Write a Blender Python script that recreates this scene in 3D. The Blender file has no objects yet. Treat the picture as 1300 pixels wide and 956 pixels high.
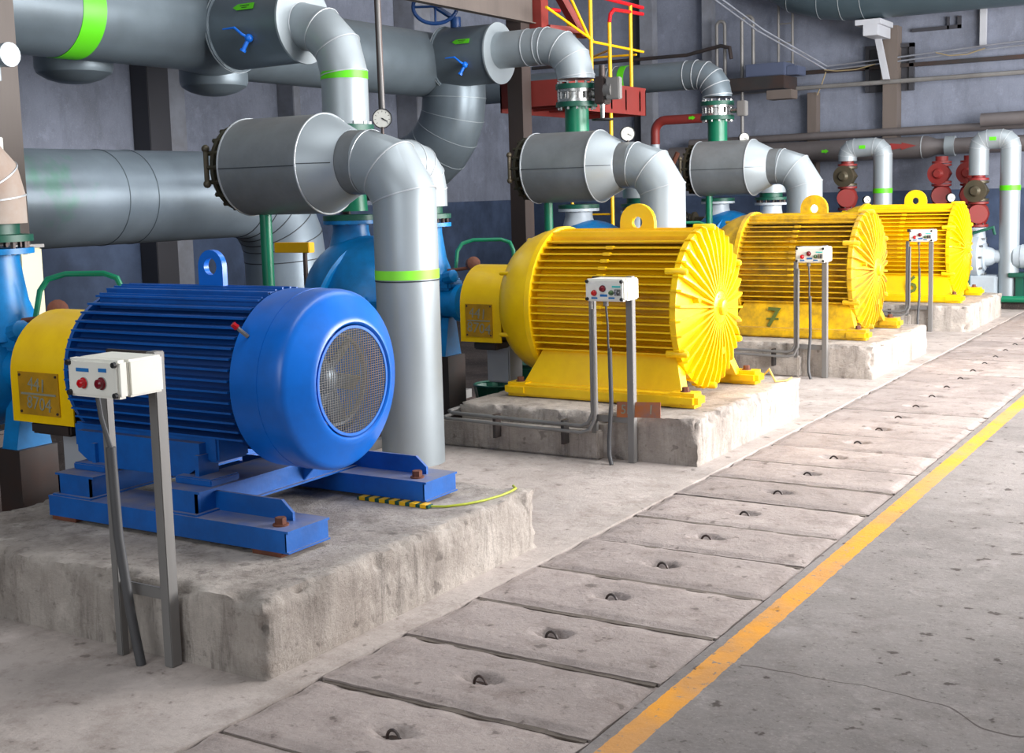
import bpy, bmesh, math, random
from mathutils import Vector, Matrix, noise
PI = math.pi
random.seed(7)
SC = bpy.context.scene
COL = SC.collection

# ---------------------------------------------------------------- camera
F_PX, PPX, PPY, CAM_H = 1596.44, 650.0, 433.0, 1.75
def norm(v): return v.normalized()
AX = norm(-Vector((-1950 - PPX, 315 - PPY, F_PX)))
AY = norm(Vector((1640 - PPX, 218 - PPY, F_PX)))
AZ = AX.cross(AY); AZ.normalize()
cam_d = bpy.data.cameras.new('camera'); cam = bpy.data.objects.new('camera', cam_d); COL.objects.link(cam)
right = Vector((AX[0], AY[0], AZ[0])); down = Vector((AX[1], AY[1], AZ[1])); fwd = Vector((AX[2], AY[2], AZ[2]))
M = Matrix.Identity(4)
for i in range(3):
    M[i][0] = right[i]; M[i][1] = -down[i]; M[i][2] = -fwd[i]
M.translation = Vector((0, 0, CAM_H))
cam.matrix_world = M
cam_d.sensor_fit = 'HORIZONTAL'; cam_d.sensor_width = 36.0
cam_d.lens = F_PX * 36.0 / 1300.0
cam_d.shift_y = (PPY - 478.0) / 1300.0
cam_d.clip_end = 200
SC.camera = cam

# ---------------------------------------------------------------- materials
def s2l(c):
    return tuple((x / 12.92 if x <= 0.04045 else ((x + 0.055) / 1.055) ** 2.4) for x in [v / 255.0 for v in c])
MATS = {}
def mat(name, c, rough=0.5, metal=0.0, var=0.12, vscale=4.0, dirt=None, damt=0.0, dscale=2.5, bump=0.0, bscale=40.0, emit=0.0, spec=0.5, topdust=0.0, streak=False, rvar=0.1):
    """procedural painted / mineral / metal surface: base colour, tonal noise, patchy dirt, fine bump, dust lying on upward faces"""
    m = bpy.data.materials.new(name); m.use_nodes = True
    nt = m.node_tree; n = nt.nodes; L = nt.links; b = n['Principled BSDF']
    col = (*s2l(c), 1)
    geo = n.new('ShaderNodeNewGeometry')
    pos = geo.outputs['Position']
    if streak:
        mp = n.new('ShaderNodeMapping'); mp.inputs['Scale'].default_value = (1.0, 1.0, 0.12)
        L.new(pos, mp.inputs['Vector']); vec = mp.outputs[0]
    else: vec = pos
    nz = n.new('ShaderNodeTexNoise'); nz.inputs['Scale'].default_value = vscale; nz.inputs['Detail'].default_value = 6
    L.new(vec, nz.inputs['Vector'])
    mx = n.new('ShaderNodeMix'); mx.data_type = 'RGBA'
    mx.inputs['A'].default_value = tuple(v * (1 - var) for v in col[:3]) + (1,)
    mx.inputs['B'].default_value = tuple(min(1, v * (1 + var)) for v in col[:3]) + (1,)
    L.new(nz.outputs['Fac'], mx.inputs['Factor']); out = mx.outputs['Result']
    if dirt:
        n2 = n.new('ShaderNodeTexNoise'); n2.inputs['Scale'].default_value = dscale; n2.inputs['Detail'].default_value = 8; n2.inputs['Roughness'].default_value = 0.65
        L.new(vec, n2.inputs['Vector'])
        r = n.new('ShaderNodeValToRGB'); r.color_ramp.elements[0].position = 0.5 - 0.12; r.color_ramp.elements[1].position = 0.5 + 0.2
        r.color_ramp.elements[1].color = (damt, damt, damt, 1)
        L.new(n2.outputs['Fac'], r.inputs['Fac'])
        m2 = n.new('ShaderNodeMix'); m2.data_type = 'RGBA'
        L.new(r.outputs['Color'], m2.inputs['Factor']); L.new(out, m2.inputs['A']); m2.inputs['B'].default_value = (*s2l(dirt), 1)
        out = m2.outputs['Result']
    if topdust > 0:
        sx = n.new('ShaderNodeSeparateXYZ'); L.new(geo.outputs['Normal'], sx.inputs[0])
        mr = n.new('ShaderNodeMapRange'); mr.inputs['From Min'].default_value = 0.6; mr.inputs['From Max'].default_value = 1.0
        mr.inputs['To Max'].default_value = topdust; L.new(sx.outputs['Z'], mr.inputs['Value'])
        n3 = n.new('ShaderNodeTexNoise'); n3.inputs['Scale'].default_value = 9; L.new(pos, n3.inputs['Vector'])
        mu = n.new('ShaderNodeMath'); mu.operation = 'MULTIPLY'; L.new(mr.outputs[0], mu.inputs[0]); L.new(n3.outputs['Fac'], mu.inputs[1])
        m3 = n.new('ShaderNodeMix'); m3.data_type = 'RGBA'; L.new(mu.outputs[0], m3.inputs['Factor'])
        L.new(out, m3.inputs['A']); m3.inputs['B'].default_value = (*s2l((150, 138, 125)), 1); out = m3.outputs['Result']
    L.new(out, b.inputs['Base Color'])
    b.inputs['Roughness'].default_value = rough; b.inputs['Metallic'].default_value = metal
    if rvar:
        mr2 = n.new('ShaderNodeMapRange'); mr2.inputs['To Min'].default_value = max(0.05, rough - rvar); mr2.inputs['To Max'].default_value = min(1, rough + rvar)
        L.new(nz.outputs['Fac'], mr2.inputs['Value']); L.new(mr2.outputs[0], b.inputs['Roughness'])
    b.inputs['Specular IOR Level'].default_value = spec
    if bump:
        n4 = n.new('ShaderNodeTexNoise'); n4.inputs['Scale'].default_value = bscale; n4.inputs['Detail'].default_value = 8
        L.new(pos, n4.inputs['Vector'])
        bp = n.new('ShaderNodeBump'); bp.inputs['Strength'].default_value = bump; bp.inputs['Distance'].default_value = 0.01
        L.new(n4.outputs['Fac'], bp.inputs['Height']); L.new(bp.outputs[0], b.inputs['Normal'])
    if emit:
        b.inputs['Emission Color'].default_value = (*s2l(c), 1); b.inputs['Emission Strength'].default_value = emit
    MATS[name] = m
    return m
def concrete(name, c1, c2, stain, samt=0.6, bump=0.6, streak=False, speck=0.5, spots=(60, 52, 48), blot=.6, rnd=False, drip=0):
    m = bpy.data.materials.new(name); m.use_nodes = True
    nt = m.node_tree; n = nt.nodes; L = nt.links; b = n['Principled BSDF']
    geo = n.new('ShaderNodeNewGeometry'); pos = geo.outputs['Position']
    def N(scale, detail=8, rough=0.6, v=pos):
        t = n.new('ShaderNodeTexNoise'); t.inputs['Scale'].default_value = scale; t.inputs['Detail'].default_value = detail; t.inputs['Roughness'].default_value = rough
        L.new(v, t.inputs['Vector']); return t.outputs['Fac']
    def R(f, a, z, amt=1.0):
        r = n.new('ShaderNodeMapRange'); r.inputs['From Min'].default_value = a; r.inputs['From Max'].default_value = z; r.inputs['To Max'].default_value = amt
        L.new(f, r.inputs['Value']); return r.outputs[0]
    def X(f, A, B):
        x = n.new('ShaderNodeMix'); x.data_type = 'RGBA'
        L.new(f, x.inputs['Factor'])
        for s, v in (('A', A), ('B', B)):
            if isinstance(v, tuple): x.inputs[s].default_value = (*s2l(v), 1)
            else: L.new(v, x.inputs[s])
        return x.outputs['Result']
    v2 = pos
    if streak:
        mp = n.new('ShaderNodeMapping'); mp.inputs['Scale'].default_value = (1, 1, 0.25); L.new(pos, mp.inputs['Vector']); v2 = mp.outputs[0]
    o = X(R(N(1.7), 0.3, 0.7), c1, c2)
    o = X(R(N(.9, 12, .75), .46, .66, blot), o, tuple(int(v * .78) for v in c2))
    o = X(R(N(3.3, 10, .7), .56, .70, blot * .8), o, tuple(min(255, int(v * 1.16)) for v in c1))
    if rnd:
        oi = n.new('ShaderNodeObjectInfo'); o = X(R(oi.outputs['Random'], 0, 1, .5), o, tuple(int(v * .86) for v in c2))
    o = X(R(N(5.5, 10, 0.7, v2), 0.5, 0.72, samt), o, stain)
    o = X(R(N(28, 6, 0.7), 0.58, 0.72, speck), o, spots)
    if drip:
        md = n.new('ShaderNodeMapping'); md.inputs['Scale'].default_value = (1, 1, .12); L.new(pos, md.inputs['Vector'])
        o = X(R(N(4.5, 8, .7, md.outputs[0]), .42, .58, drip), o, stain)
        o = X(R(N(16, 6, .7, md.outputs[0]), .55, .66, .4), o, spots)
    o = X(R(N(60, 4, 0.6), 0.55, 0.8, 0.25), o, (200, 194, 188))
    o = X(R(N(11, 3, 0.5), 0.66, 0.70, speck), o, spots)
    L.new(o, b.inputs['Base Color']); b.inputs['Roughness'].default_value = 0.85; b.inputs['Specular IOR Level'].default_value = 0.25
    bp = n.new('ShaderNodeBump'); bp.inputs['Strength'].default_value = bump; bp.inputs['Distance'].default_value = 0.012
    ad = n.new('ShaderNodeMath'); ad.operation = 'ADD'; L.new(N(35, 8, 0.75), ad.inputs[0]); L.new(N(9, 6), ad.inputs[1])
    L.new(ad.outputs[0], bp.inputs['Height']); L.new(bp.outputs[0], b.inputs['Normal'])
    MATS[name] = m
    return m, o, (n, L, b, geo, N, R, X)

blue = mat('blue enamel', (0, 106, 208), 0.32, var=.08, dirt=(8, 50, 110), damt=.25, dscale=6, topdust=.35)
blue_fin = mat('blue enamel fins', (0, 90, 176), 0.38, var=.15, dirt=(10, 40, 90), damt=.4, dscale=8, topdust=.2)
blue_core = mat('blue frame shade between fins', (0, 62, 130), 0.5, var=.15)  # darker blue paints in the shade between the fins
blue_frame = mat('blue skid paint', (0, 92, 176), 0.45, var=.15, dirt=(20, 50, 100), damt=.4, dscale=7, topdust=1.0, bump=.1)
pump_blue = mat('pump blue', (0, 125, 195), 0.38, var=.12, dirt=(15, 70, 110), damt=.5, dscale=6)
yellow = mat('yellow enamel', (255, 206, 0), 0.33, var=.06, dirt=(205, 140, 0), damt=.3, dscale=5, topdust=.12)
yellow_d = mat('dusty yellow enamel', (242, 192, 0), 0.42, var=.12, dirt=(140, 105, 40), damt=.8, dscale=7, topdust=.7)
yellow_plate = mat('soiled yellow plate', (188, 138, 8), 0.55, var=.15, dirt=(120, 95, 20), damt=.5, dscale=12)
silver = mat('galvanised insulation sheet', (160, 169, 174), 0.42, .3, var=.06, vscale=3, dirt=(140, 148, 152), damt=.3)
silver_d = mat('dull insulation sheet', (138, 143, 146), 0.42, .35, var=.1, vscale=3, dirt=(95, 95, 92), damt=.45, topdust=.35)
header_m = mat('header insulation sheet', (112, 124, 132), 0.4, .4, var=.1, dirt=(92, 100, 106), damt=.4, topdust=.4)  # same galvanised sheet, darkened to paint in its dim, shaded position
header_b = mat('blue grey insulation sheet', (138, 151, 162), 0.38, .4, var=.1, dirt=(110, 122, 132), damt=.4)
seam = mat('seam bead with painted glint', (186, 191, 195), 0.4, .3, var=.03)  # paler than the sheet, painting the light that raised beads catch
seam_d = mat('dark seam', (60, 64, 68), 0.5, .3, var=.05)
chrome = mat('bright zinc', (190, 190, 188), 0.28, .9, var=.15, vscale=20, dirt=(90, 88, 84), damt=.5, dscale=20)
steel_d = mat('dark steel', (62, 60, 60), 0.5, .5, var=.2, dirt=(95, 60, 45), damt=.4)
steel_g = mat('grey steel post', (134, 132, 130), 0.5, .3, var=.12, dirt=(80, 74, 70), damt=.4, streak=True)
steel_col = mat('brown grey steel and lit column face', (100, 90, 84), 0.6, 0, var=.15, dirt=(70, 62, 58), damt=.5, streak=True)
steel_br = mat('dark brown column paint', (66, 54, 50), 0.6, 0, var=.15, dirt=(50, 42, 40), damt=.5, streak=True)
steel_blk = mat('black steel and shaded column face', (52, 52, 58), 0.6, 0, var=.2)  # also paints the shaded face of a wall column
steel_lit = mat('grey steel and lit column face', (128, 132, 142), 0.6, 0, var=.15, dirt=(80, 74, 70), damt=.5)  # also paints the lit face of that wall column
green = mat('green pipe enamel', (0, 118, 84), 0.35, var=.12, dirt=(20, 70, 50), damt=.4)
green_d = mat('dark green paint', (12, 84, 66), 0.45, var=.2, dirt=(20, 50, 40), damt=.5)
lime = mat('lime band', (92, 205, 20), 0.45, var=.03)
lime_l = mat('light lime band', (140, 240, 60), 0.45, var=.03)
red = mat('red lead paint', (132, 44, 38), 0.5, var=.15, dirt=(110, 50, 45), damt=.4)
red_b = mat('bright red rail', (205, 20, 30), 0.35, var=.05)
red_v = mat('red valve paint', (140, 38, 36), 0.5, var=.2, dirt=(100, 60, 50), damt=.4)
yrail = mat('yellow rail paint', (250, 190, 5), 0.4, var=.08, dirt=(180, 120, 20), damt=.3)
white = mat('white control box', (232, 230, 220), 0.4, var=.03, dirt=(200, 196, 184), damt=.3)
black = mat('black rubber', (24, 24, 26), 0.55, var=.2)
rubber = mat('grey cable sheath', (78, 78, 80), 0.5, var=.2, dirt=(50, 48, 46), damt=.3)
redlens = mat('red lamp lens', (190, 8, 22), 0.2, var=.05)
darkred = mat('dark red lens', (110, 8, 26), 0.25, var=.05)
greenlens = mat('green push button', (70, 100, 62), 0.35, var=.1)
strip = mat('blue label strip', (20, 110, 180), 0.5, var=.05)
strip_c = mat('turquoise label strip', (50, 190, 185), 0.5, var=.05)
rust = mat('rust brown', (110, 62, 44), 0.8, var=.25, dirt=(70, 44, 36), damt=.6, dscale=14, bump=.4)
rust_o = mat('orange rusty plate', (172, 98, 48), 0.7, var=.2, dirt=(110, 100, 105), damt=.8, dscale=14)
pocket_shade = mat('dark grime', (48, 40, 36), 0.9, var=.3, dirt=(90, 60, 45), damt=.5, dscale=30)  # near-black for the shade in lifting pockets, rusty dirt mixed in
grit = mat('joint grit', (104, 94, 86), 0.95, var=.3, vscale=30, dirt=(60, 52, 46), damt=.6, dscale=20)
brown_fl = mat('brown floor plates', (86, 66, 60), 0.7, var=.25, dirt=(48, 40, 38), damt=.7, dscale=3, bump=.3)
brass = mat('tarnished valve bronze', (92, 82, 66), 0.45, .4, var=.2, dirt=(60, 66, 50), damt=.5, dscale=10)
flange_d = mat('dark bolted flange', (58, 58, 46), 0.5, .3, var=.25, dirt=(80, 62, 44), damt=.5, dscale=12)
gauge_w = mat('white gauge dial', (198, 198, 190), 0.5, var=.01)
bluev = mat('blue valve enamel', (15, 110, 220), 0.3, var=.08)
bluewheel = mat('dark blue wheel', (12, 56, 110), 0.4, var=.1)
cream = mat('cream casing', (228, 218, 180), 0.5, var=.06)
palegrey = mat('pale grey pump paint', (186, 196, 204), 0.4, var=.08, dirt=(130, 138, 144), damt=.4)
greystone = mat('dirty white sheet', (165, 156, 148), 0.7, var=.15, dirt=(140, 104, 80), damt=.6)
chalk = mat('grey chalk paint', (140, 140, 122), 0.7, var=.1)
chalk_d = mat('olive number paint', (92, 104, 40), 0.7, var=.1)
wiremat = mat('woven wire', (132, 128, 122), 0.45, .3, var=.05)
earth = mat('yellow green sheath', (168, 176, 50), 0.6, var=.3, vscale=60)
copper = mat('yellow wire sheath', (205, 175, 90), 0.6, var=.1)
old_cable = mat('aged cable sheath', (140, 124, 92), 0.7, var=.1)
violet = mat('blue grey cabinet', (74, 82, 104), 0.5, var=.06)
palepost = mat('pale bracket paint', (176, 178, 184), 0.5, var=.08)
teal_pipe = mat('teal grey insulation', (84, 100, 108), 0.4, .4, var=.08)
graypipe = mat('dusty grey pipe', (104, 98, 98), 0.5, .2, var=.12, dirt=(70, 64, 62), damt=.4)
wall_tin = mat('tin roof', (120, 122, 126), 0.7, var=.05)

pad_m, _, _ = concrete('pad concrete', (200, 191, 182), (174, 163, 154), (84, 73, 66), .6, 1.0, True, .4, drip=.2)
slab_m, _, _ = concrete('slab concrete', (182, 169, 163), (158, 146, 141), (112, 98, 92), .65, .7, False, .45, rnd=True)
floor_l, _, _ = concrete('floor screed', (188, 177, 171), (170, 159, 152), (128, 114, 106), .65, .5, False, .4)
floor_r, o_r, (n_, L_, b_, geo_, N_, R_, X_) = concrete('aisle floor', (142, 135, 132), (126, 120, 117), (104, 96, 92), .6, .4, False, .8)
pit_m, _, _ = concrete('pit floor', (78, 68, 64), (60, 52, 50), (36, 32, 30), .7, .5, False, .6)
# painted yellow edge line worn into the aisle floor
sx = n_.new('ShaderNodeSeparateXYZ'); L_.new(geo_.outputs['Position'], sx.inputs[0])
def mth(op, a, b=None):
    q = n_.new('ShaderNodeMath'); q.operation = op
    for i, v in enumerate((a, b)):
        if v is None: continue
        if isinstance(v, (int, float)): q.inputs[i].default_value = v
        else: L_.new(v, q.inputs[i])
    return q.outputs[0]
wob = mth('MULTIPLY', mth('SUBTRACT', N_(14, 6), 0.5), 0.02)
d = mth('ABSOLUTE', mth('ADD', mth('ADD', sx.outputs['X'], 1.742), wob))
inl = mth('LESS_THAN', d, 0.052)
wear = mth('LESS_THAN', N_(22, 10, 0.75), 0.60)
fade = mth('ADD', mth('MULTIPLY', R_(N_(2.2, 4), 0.42, 0.6), 0.35), 0.62)
fac = mth('MULTIPLY', mth('MULTIPLY', inl, wear), fade)
fin = X_(fac, o_r, (222, 152, 52))
# long hairline crack across the aisle
vy = n_.new('ShaderNodeTexNoise'); vy.inputs['Scale'].default_value = 2.0; L_.new(geo_.outputs['Position'], vy.inputs['Vector'])
line = mth('ADD', sx.outputs['Y'], mth('ADD', mth('MULTIPLY', sx.outputs['X'], 0.10), mth('MULTIPLY', vy.outputs['Fac'], 0.5)))
crack = mth('MULTIPLY', mth('LESS_THAN', mth('ABSOLUTE', mth('SUBTRACT', line, 4.32)), 0.006), mth('GREATER_THAN', sx.outputs['X'], -1.66))
fin = X_(mth('MULTIPLY', crack, 0.8), fin, (70, 62, 58))
L_.new(fin, b_.inputs['Base Color'])
def smear(m, c, rad, colr):
    n = m.node_tree.nodes; L = m.node_tree.links; b = n['Principled BSDF']; src = b.inputs['Base Color'].links[0].from_socket
    g = n.new('ShaderNodeNewGeometry'); vd = n.new('ShaderNodeVectorMath'); vd.operation = 'DISTANCE'; L.new(g.outputs['Position'], vd.inputs[0]); vd.inputs[1].default_value = c
    t = n.new('ShaderNodeTexNoise'); t.inputs['Scale'].default_value = 7; t.inputs['Detail'].default_value = 8; L.new(g.outputs['Position'], t.inputs['Vector'])
    ad = n.new('ShaderNodeMath'); ad.operation = 'ADD'; L.new(vd.outputs['Value'], ad.inputs[0]); L.new(t.outputs['Fac'], ad.inputs[1])
    mr = n.new('ShaderNodeMapRange'); mr.inputs['From Min'].default_value = rad + .5; mr.inputs['From Max'].default_value = rad + .25; mr.inputs['To Max'].default_value = .55; L.new(ad.outputs[0], mr.inputs['Value'])
    x = n.new('ShaderNodeMix'); x.data_type = 'RGBA'; L.new(mr.outputs[0], x.inputs['Factor']); L.new(src, x.inputs['A']); x.inputs['B'].default_value = (*s2l(colr), 1); L.new(x.outputs['Result'], b.inputs['Base Color'])
smear(header_b, (-7.85, 6.27, 1.90), .26, (84, 150, 118))
# wall paint: upper pale violet grey, lower slate band
def wallmat(name, up, lo, zb):
    m, o, (n, L, b, geo, N, R, X) = concrete(name, up, tuple(int(v * .9) for v in up), tuple(int(v * .72) for v in up), .5, .15, True, .12)
    s = n.new('ShaderNodeSeparateXYZ'); L.new(geo.outputs['Position'], s.inputs[0])
    q = n.new('ShaderNodeMath'); q.operation = 'LESS_THAN'; L.new(s.outputs['Z'], q.inputs[0]); q.inputs[1].default_value = zb
    low = X(R(N(3), .35, .65), lo, tuple(int(v * .8) for v in lo))
    L.new(X(q.outputs[0], o, low), b.inputs['Base Color']); b.inputs['Roughness'].default_value = .6
    return m
wall_m = wallmat('painted plant wall', (130, 136, 152), (72, 86, 112), 1.62)
wall_plain = mat('plain wall', (150, 150, 158), .8, var=.08)

# ---------------------------------------------------------------- mesh kit
class MB:
    def __init__(s): s.bm = bmesh.new(); s.mats = []
    def mi(s, m):
        if m not in s.mats: s.mats.append(m)
        return s.mats.index(m)
    def face(s, vs, k):
        try: f = s.bm.faces.new(vs); f.material_index = k; return f
        except ValueError: return None
    def box(s, x0, x1, y0, y1, z0, z1, m, bev=0.0, T=None):
        b = bmesh.new(); bmesh.ops.create_cube(b, size=1)
        for v in b.verts: v.co = Vector(((x0 + x1) / 2 + v.co.x * (x1 - x0), (y0 + y1) / 2 + v.co.y * (y1 - y0), (z0 + z1) / 2 + v.co.z * (z1 - z0)))
        if bev: bmesh.ops.bevel(b, geom=b.edges[:], offset=bev, segments=2, affect='EDGES')
        s.merge(b, m, T)
        return s
    def merge(s, b, m, T=None):
        k = s.mi(m); mp = {}
        for v in b.verts: mp[v] = s.bm.verts.new(T @ v.co if T else v.co)
        for f in b.faces:
            s.face([mp[v] for v in f.verts], k)
        b.free()
    def tube(s, pts, r, m, seg=16, caps=True, ring=None, ringm=None, rr=1.0, rings=None):
        """mitred tube; r number or per-point list; seam beads at interior joints"""
        pts = [Vector(p) for p in pts]; n = len(pts); k = s.mi(m)
        rs = r if isinstance(r, (list, tuple)) else [r] * n
        t0 = norm(pts[1] - pts[0]); up = Vector((0, 0, 1)) if abs(t0.z) < .9 else Vector((1, 0, 0))
        u = norm(up.cross(t0)); w = t0.cross(u)
        R_ = []
        tp = t0
        for i in range(n):
            ti = norm(pts[i + 1] - pts[i]) if i < n - 1 else tp
            if i: 
                q = tp.rotation_difference(ti)
                # plane of the mitre
                nn = norm(tp + ti)
            else: nn = ti
            row = []
            for a in range(seg):
                d = u * math.cos(2 * PI * a / seg) + w * math.sin(2 * PI * a / seg)
                p = pts[i] + d * rs[i]
                den = tp.dot(nn)
                p = p - tp * ((p - pts[i]).dot(nn) / den)
                row.append(s.bm.verts.new(p))
            R_.append((row, nn, i))
            if i and i < n - 1:
                u = q @ u; w = q @ w
            tp = ti
        for i in range(n - 1):
            a, b = R_[i][0], R_[i + 1][0]
            for j in range(seg): s.face([a[j], a[(j + 1) % seg], b[(j + 1) % seg], b[j]], k)
        if caps:
            s.face(R_[0][0][::-1], k); s.face(R_[-1][0], k)
        if ring:
            rk = s.mi(ringm or m)
            for i in (rings if rings is not None else range(1, n - 1)):
                row = R_[i][0]; c = pts[i]; nn = R_[i][1]
                prof = [(-ring, 0.0), (-ring * .7, ring * .8), (ring * .7, ring * .8), (ring, 0.0)]
                rows = []
                for off, lift in prof:
                    rows.append([s.bm.verts.new(v.co + nn * off + norm(v.co - c) * (lift + .0008)) for v in row])
                for q in range(3):
                    for j in range(seg): s.face([rows[q][j], rows[q][(j + 1) % seg], rows[q + 1][(j + 1) % seg], rows[q + 1][j]], rk)
        return s
    def lathe(s, prof, o, ax, m, seg=32, caps=True):
        """prof: (distance along axis, radius)"""
        o = Vector(o); ax = norm(Vector(ax)); up = Vector((0, 0, 1)) if abs(ax.z) < .9 else Vector((1, 0, 0))
        u = norm(up.cross(ax)); w = ax.cross(u); k = s.mi(m); rows = []
        for t, r in prof:
            rows.append([s.bm.verts.new(o + ax * t + (u * math.cos(2 * PI * a / seg) + w * math.sin(2 * PI * a / seg)) * max(r, 1e-4)) for a in range(seg)])
        for i in range(len(rows) - 1):
            for j in range(seg): s.face([rows[i][j], rows[i][(j + 1) % seg], rows[i + 1][(j + 1) % seg], rows[i + 1][j]], k)
        if caps: s.face(rows[0][::-1], k); s.face(rows[-1], k)
        return s
    def prism(s, poly, o, U, V, W, m):
        """extrude a 2D polygon (in U,V) by vector W"""
        o, U, V, W = map(Vector, (o, U, V, W)); k = s.mi(m)
        a = [s.bm.verts.new(o + U * p[0] + V * p[1]) for p in poly]; b = [s.bm.verts.new(v.co + W) for v in a]
        s.face(a[::-1], k); s.face(b, k)
        for i in range(len(a)): s.face([a[i], a[(i + 1) % len(a)], b[(i + 1) % len(a)], b[i]], k)
        return s
    def ball(s, c, r, m, seg=16, sc=(1, 1, 1)):
        b = bmesh.new(); bmesh.ops.create_uvsphere(b, u_segments=seg, v_segments=max(6, seg // 2), radius=r)
        s.merge(b, m, Matrix.Translation(Vector(c)) @ Matrix.Diagonal((*sc, 1)))
        return s
    def bolts(s, c, ax, R, n, m, h=.02, r=.012, ph=0):
        ax = norm(Vector(ax)); up = Vector((0, 0, 1)) if abs(ax.z) < .9 else Vector((1, 0, 0))
        u = norm(up.cross(ax)); w = ax.cross(u)
        for i in range(n):
            a = 2 * PI * i / n + ph
            p = Vector(c) + (u * math.cos(a) + w * math.sin(a)) * R
            s.lathe([(-h, r), (h, r)], p, ax, m, seg=6)
        return s
    def build(s, name, parent=None, loc=None, ang=35):
        me = bpy.data.meshes.new(name)
        bmesh.ops.recalc_face_normals(s.bm, faces=s.bm.faces[:])
        for f in s.bm.faces: f.smooth = True
        for e in s.bm.edges:
            if len(e.link_faces) == 2 and e.calc_face_angle(0) > math.radians(ang): e.smooth = False
        o = Vector(loc) if loc else (parent_loc(parent) if parent else Vector((0, 0, 0)))
        if loc is None and parent is None:
            zs = [v.co for v in s.bm.verts]
            mn = [min(v[i] for v in zs) for i in range(3)]; mxx = [max(v[i] for v in zs) for i in range(3)]
            o = Vector(((mn[0] + mxx[0]) / 2, (mn[1] + mxx[1]) / 2, mn[2]))
        for v in s.bm.verts: v.co -= o
        s.bm.to_mesh(me); s.bm.free()
        for m in s.mats: me.materials.append(m)
        ob = bpy.data.objects.new(name, me); COL.objects.link(ob)
        if parent: ob.parent = parent
        else: ob.location = o
        return ob
def parent_loc(p):
    v = Vector((0, 0, 0))
    while p is not None:
        v += p.location; p = p.parent
    return v
def empty(name, loc, label, cat, group=None):
    o = bpy.data.objects.new(name, None); COL.objects.link(o); o.location = loc; o.empty_display_size = .1
    return tag(o, label, cat, group)
def tag(o, label, cat, group=None):
    o['label'] = label; o['category'] = cat
    if group: o['group'] = group
    return o
def struct(o): o['kind'] = 'structure'; return o
def copytree(o, dloc, label, group=None):
    r = o.copy(); COL.objects.link(r); r.location = o.location + Vector(dloc); r['label'] = label
    if group: r['group'] = group
    def rec(a, b):
        for ch in list(a.children):
            if ch.get('skipcopy'): continue
            c = ch.copy(); COL.objects.link(c); c.parent = b; rec(ch, c)
    rec(o, r); return r
def elbow(p0, corner, p1, R, n):
    """points of a segmented bend between two straight runs"""
    p0, corner, p1 = map(Vector, (p0, corner, p1)); d0 = norm(p0 - corner); d1 = norm(p1 - corner)
    a = corner + d0 * R; b = corner + d1 * R; c = corner + d0 * R + d1 * R; out = [p0]
    for i in range(n + 1):
        t = (PI / 2) * i / n
        out.append(c - d1 * R * math.cos(t) - d0 * R * math.sin(t))
    out.append(p1); return out
def text(s, size, loc, U, V, m, name, parent, ext=.0015, bold=0):
    cu = bpy.data.curves.new(name, 'FONT'); cu.body = s; cu.size = size; cu.extrude = ext; cu.align_x = 'CENTER'; cu.align_y = 'CENTER'; cu.offset = bold; cu.resolution_u = 2
    o = bpy.data.objects.new(name, cu); COL.objects.link(o); cu.materials.append(m)
    U = norm(Vector(U)); V = norm(Vector(V)); W = U.cross(V)
    R = Matrix((U, V, W)).transposed().to_4x4(); R.translation = Vector(loc) - parent_loc(parent)
    dg = bpy.context.evaluated_depsgraph_get(); dg.update()
    me = bpy.data.meshes.new_from_object(o.evaluated_get(dg)); bpy.data.objects.remove(o)
    o = bpy.data.objects.new(name, me); COL.objects.link(o)
    o.parent = parent; o.matrix_local = R
    return o
PITCH = 3.95
ORD = ['first', 'second', 'third', 'fourth', 'fifth', 'sixth', 'seventh', 'eighth', 'ninth', 'tenth', 'eleventh', 'twelfth', 'thirteenth', 'fourteenth', 'fifteenth', 'sixteenth', 'seventeenth', 'eighteenth', 'nineteenth', 'twentieth', 'twenty-first', 'twenty-second', 'twenty-third', 'twenty-fourth', 'twenty-fifth', 'twenty-sixth', 'twenty-seventh', 'twenty-eighth', 'twenty-ninth', 'thirtieth', 'thirty-first', 'thirty-second', 'thirty-third', 'thirty-fourth']

# ---------------------------------------------------------------- setting
XW, YE, XR, YB = -12.2, 20.0, 2.6, -6.0
struct(MB().box(-5.35, -2.975, YB, YE, -.3, 0, floor_l).build('floor', ang=30))
struct(MB().box(-1.835, XR, YB, YE, -.3, 0, floor_r).build('floor'))
struct(MB().box(XW, -5.35, YB, YE, -.5, -.12, pit_m).build('floor'))
struct(MB().box(-2.975, -1.835, YB, YE, -.5, -.036, grit).build('floor'))
struct(MB().box(XW - .3, XW, YB, YE + .3, -.3, 8, wall_m).build('wall_left'))
struct(MB().box(XW, XR + .3, YE, YE + .3, -.3, 8, wall_m).build('wall_back'))
# right wall with tall window openings, and a solid roof (both out of view, they shape the daylight)
w = MB(); w.box(XR, XR + .3, YB, YE, -.3, 1.0, wall_plain); w.box(XR, XR + .3, YB, YE, 4.4, 8, wall_plain)
w.box(.9, XR, YB, 6.3, -.3, 8, wall_plain); w.box(XR, XR + .3, YB, 7.0, 1.0, 4.4, wall_plain)  # inward jog is unseen, added to shade the near aisle floor
for y in (10.4, 14.6, 18.8): w.box(XR, XR + .3, y, y + .6 if y < 18 else YE, 1.0, 4.4, wall_plain)
struct(w.build('wall_right'))
struct(MB().box(XW - .3, XR + .3, YB, YE + .3, 8, 8.2, wall_tin).build('ceiling'))
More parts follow.
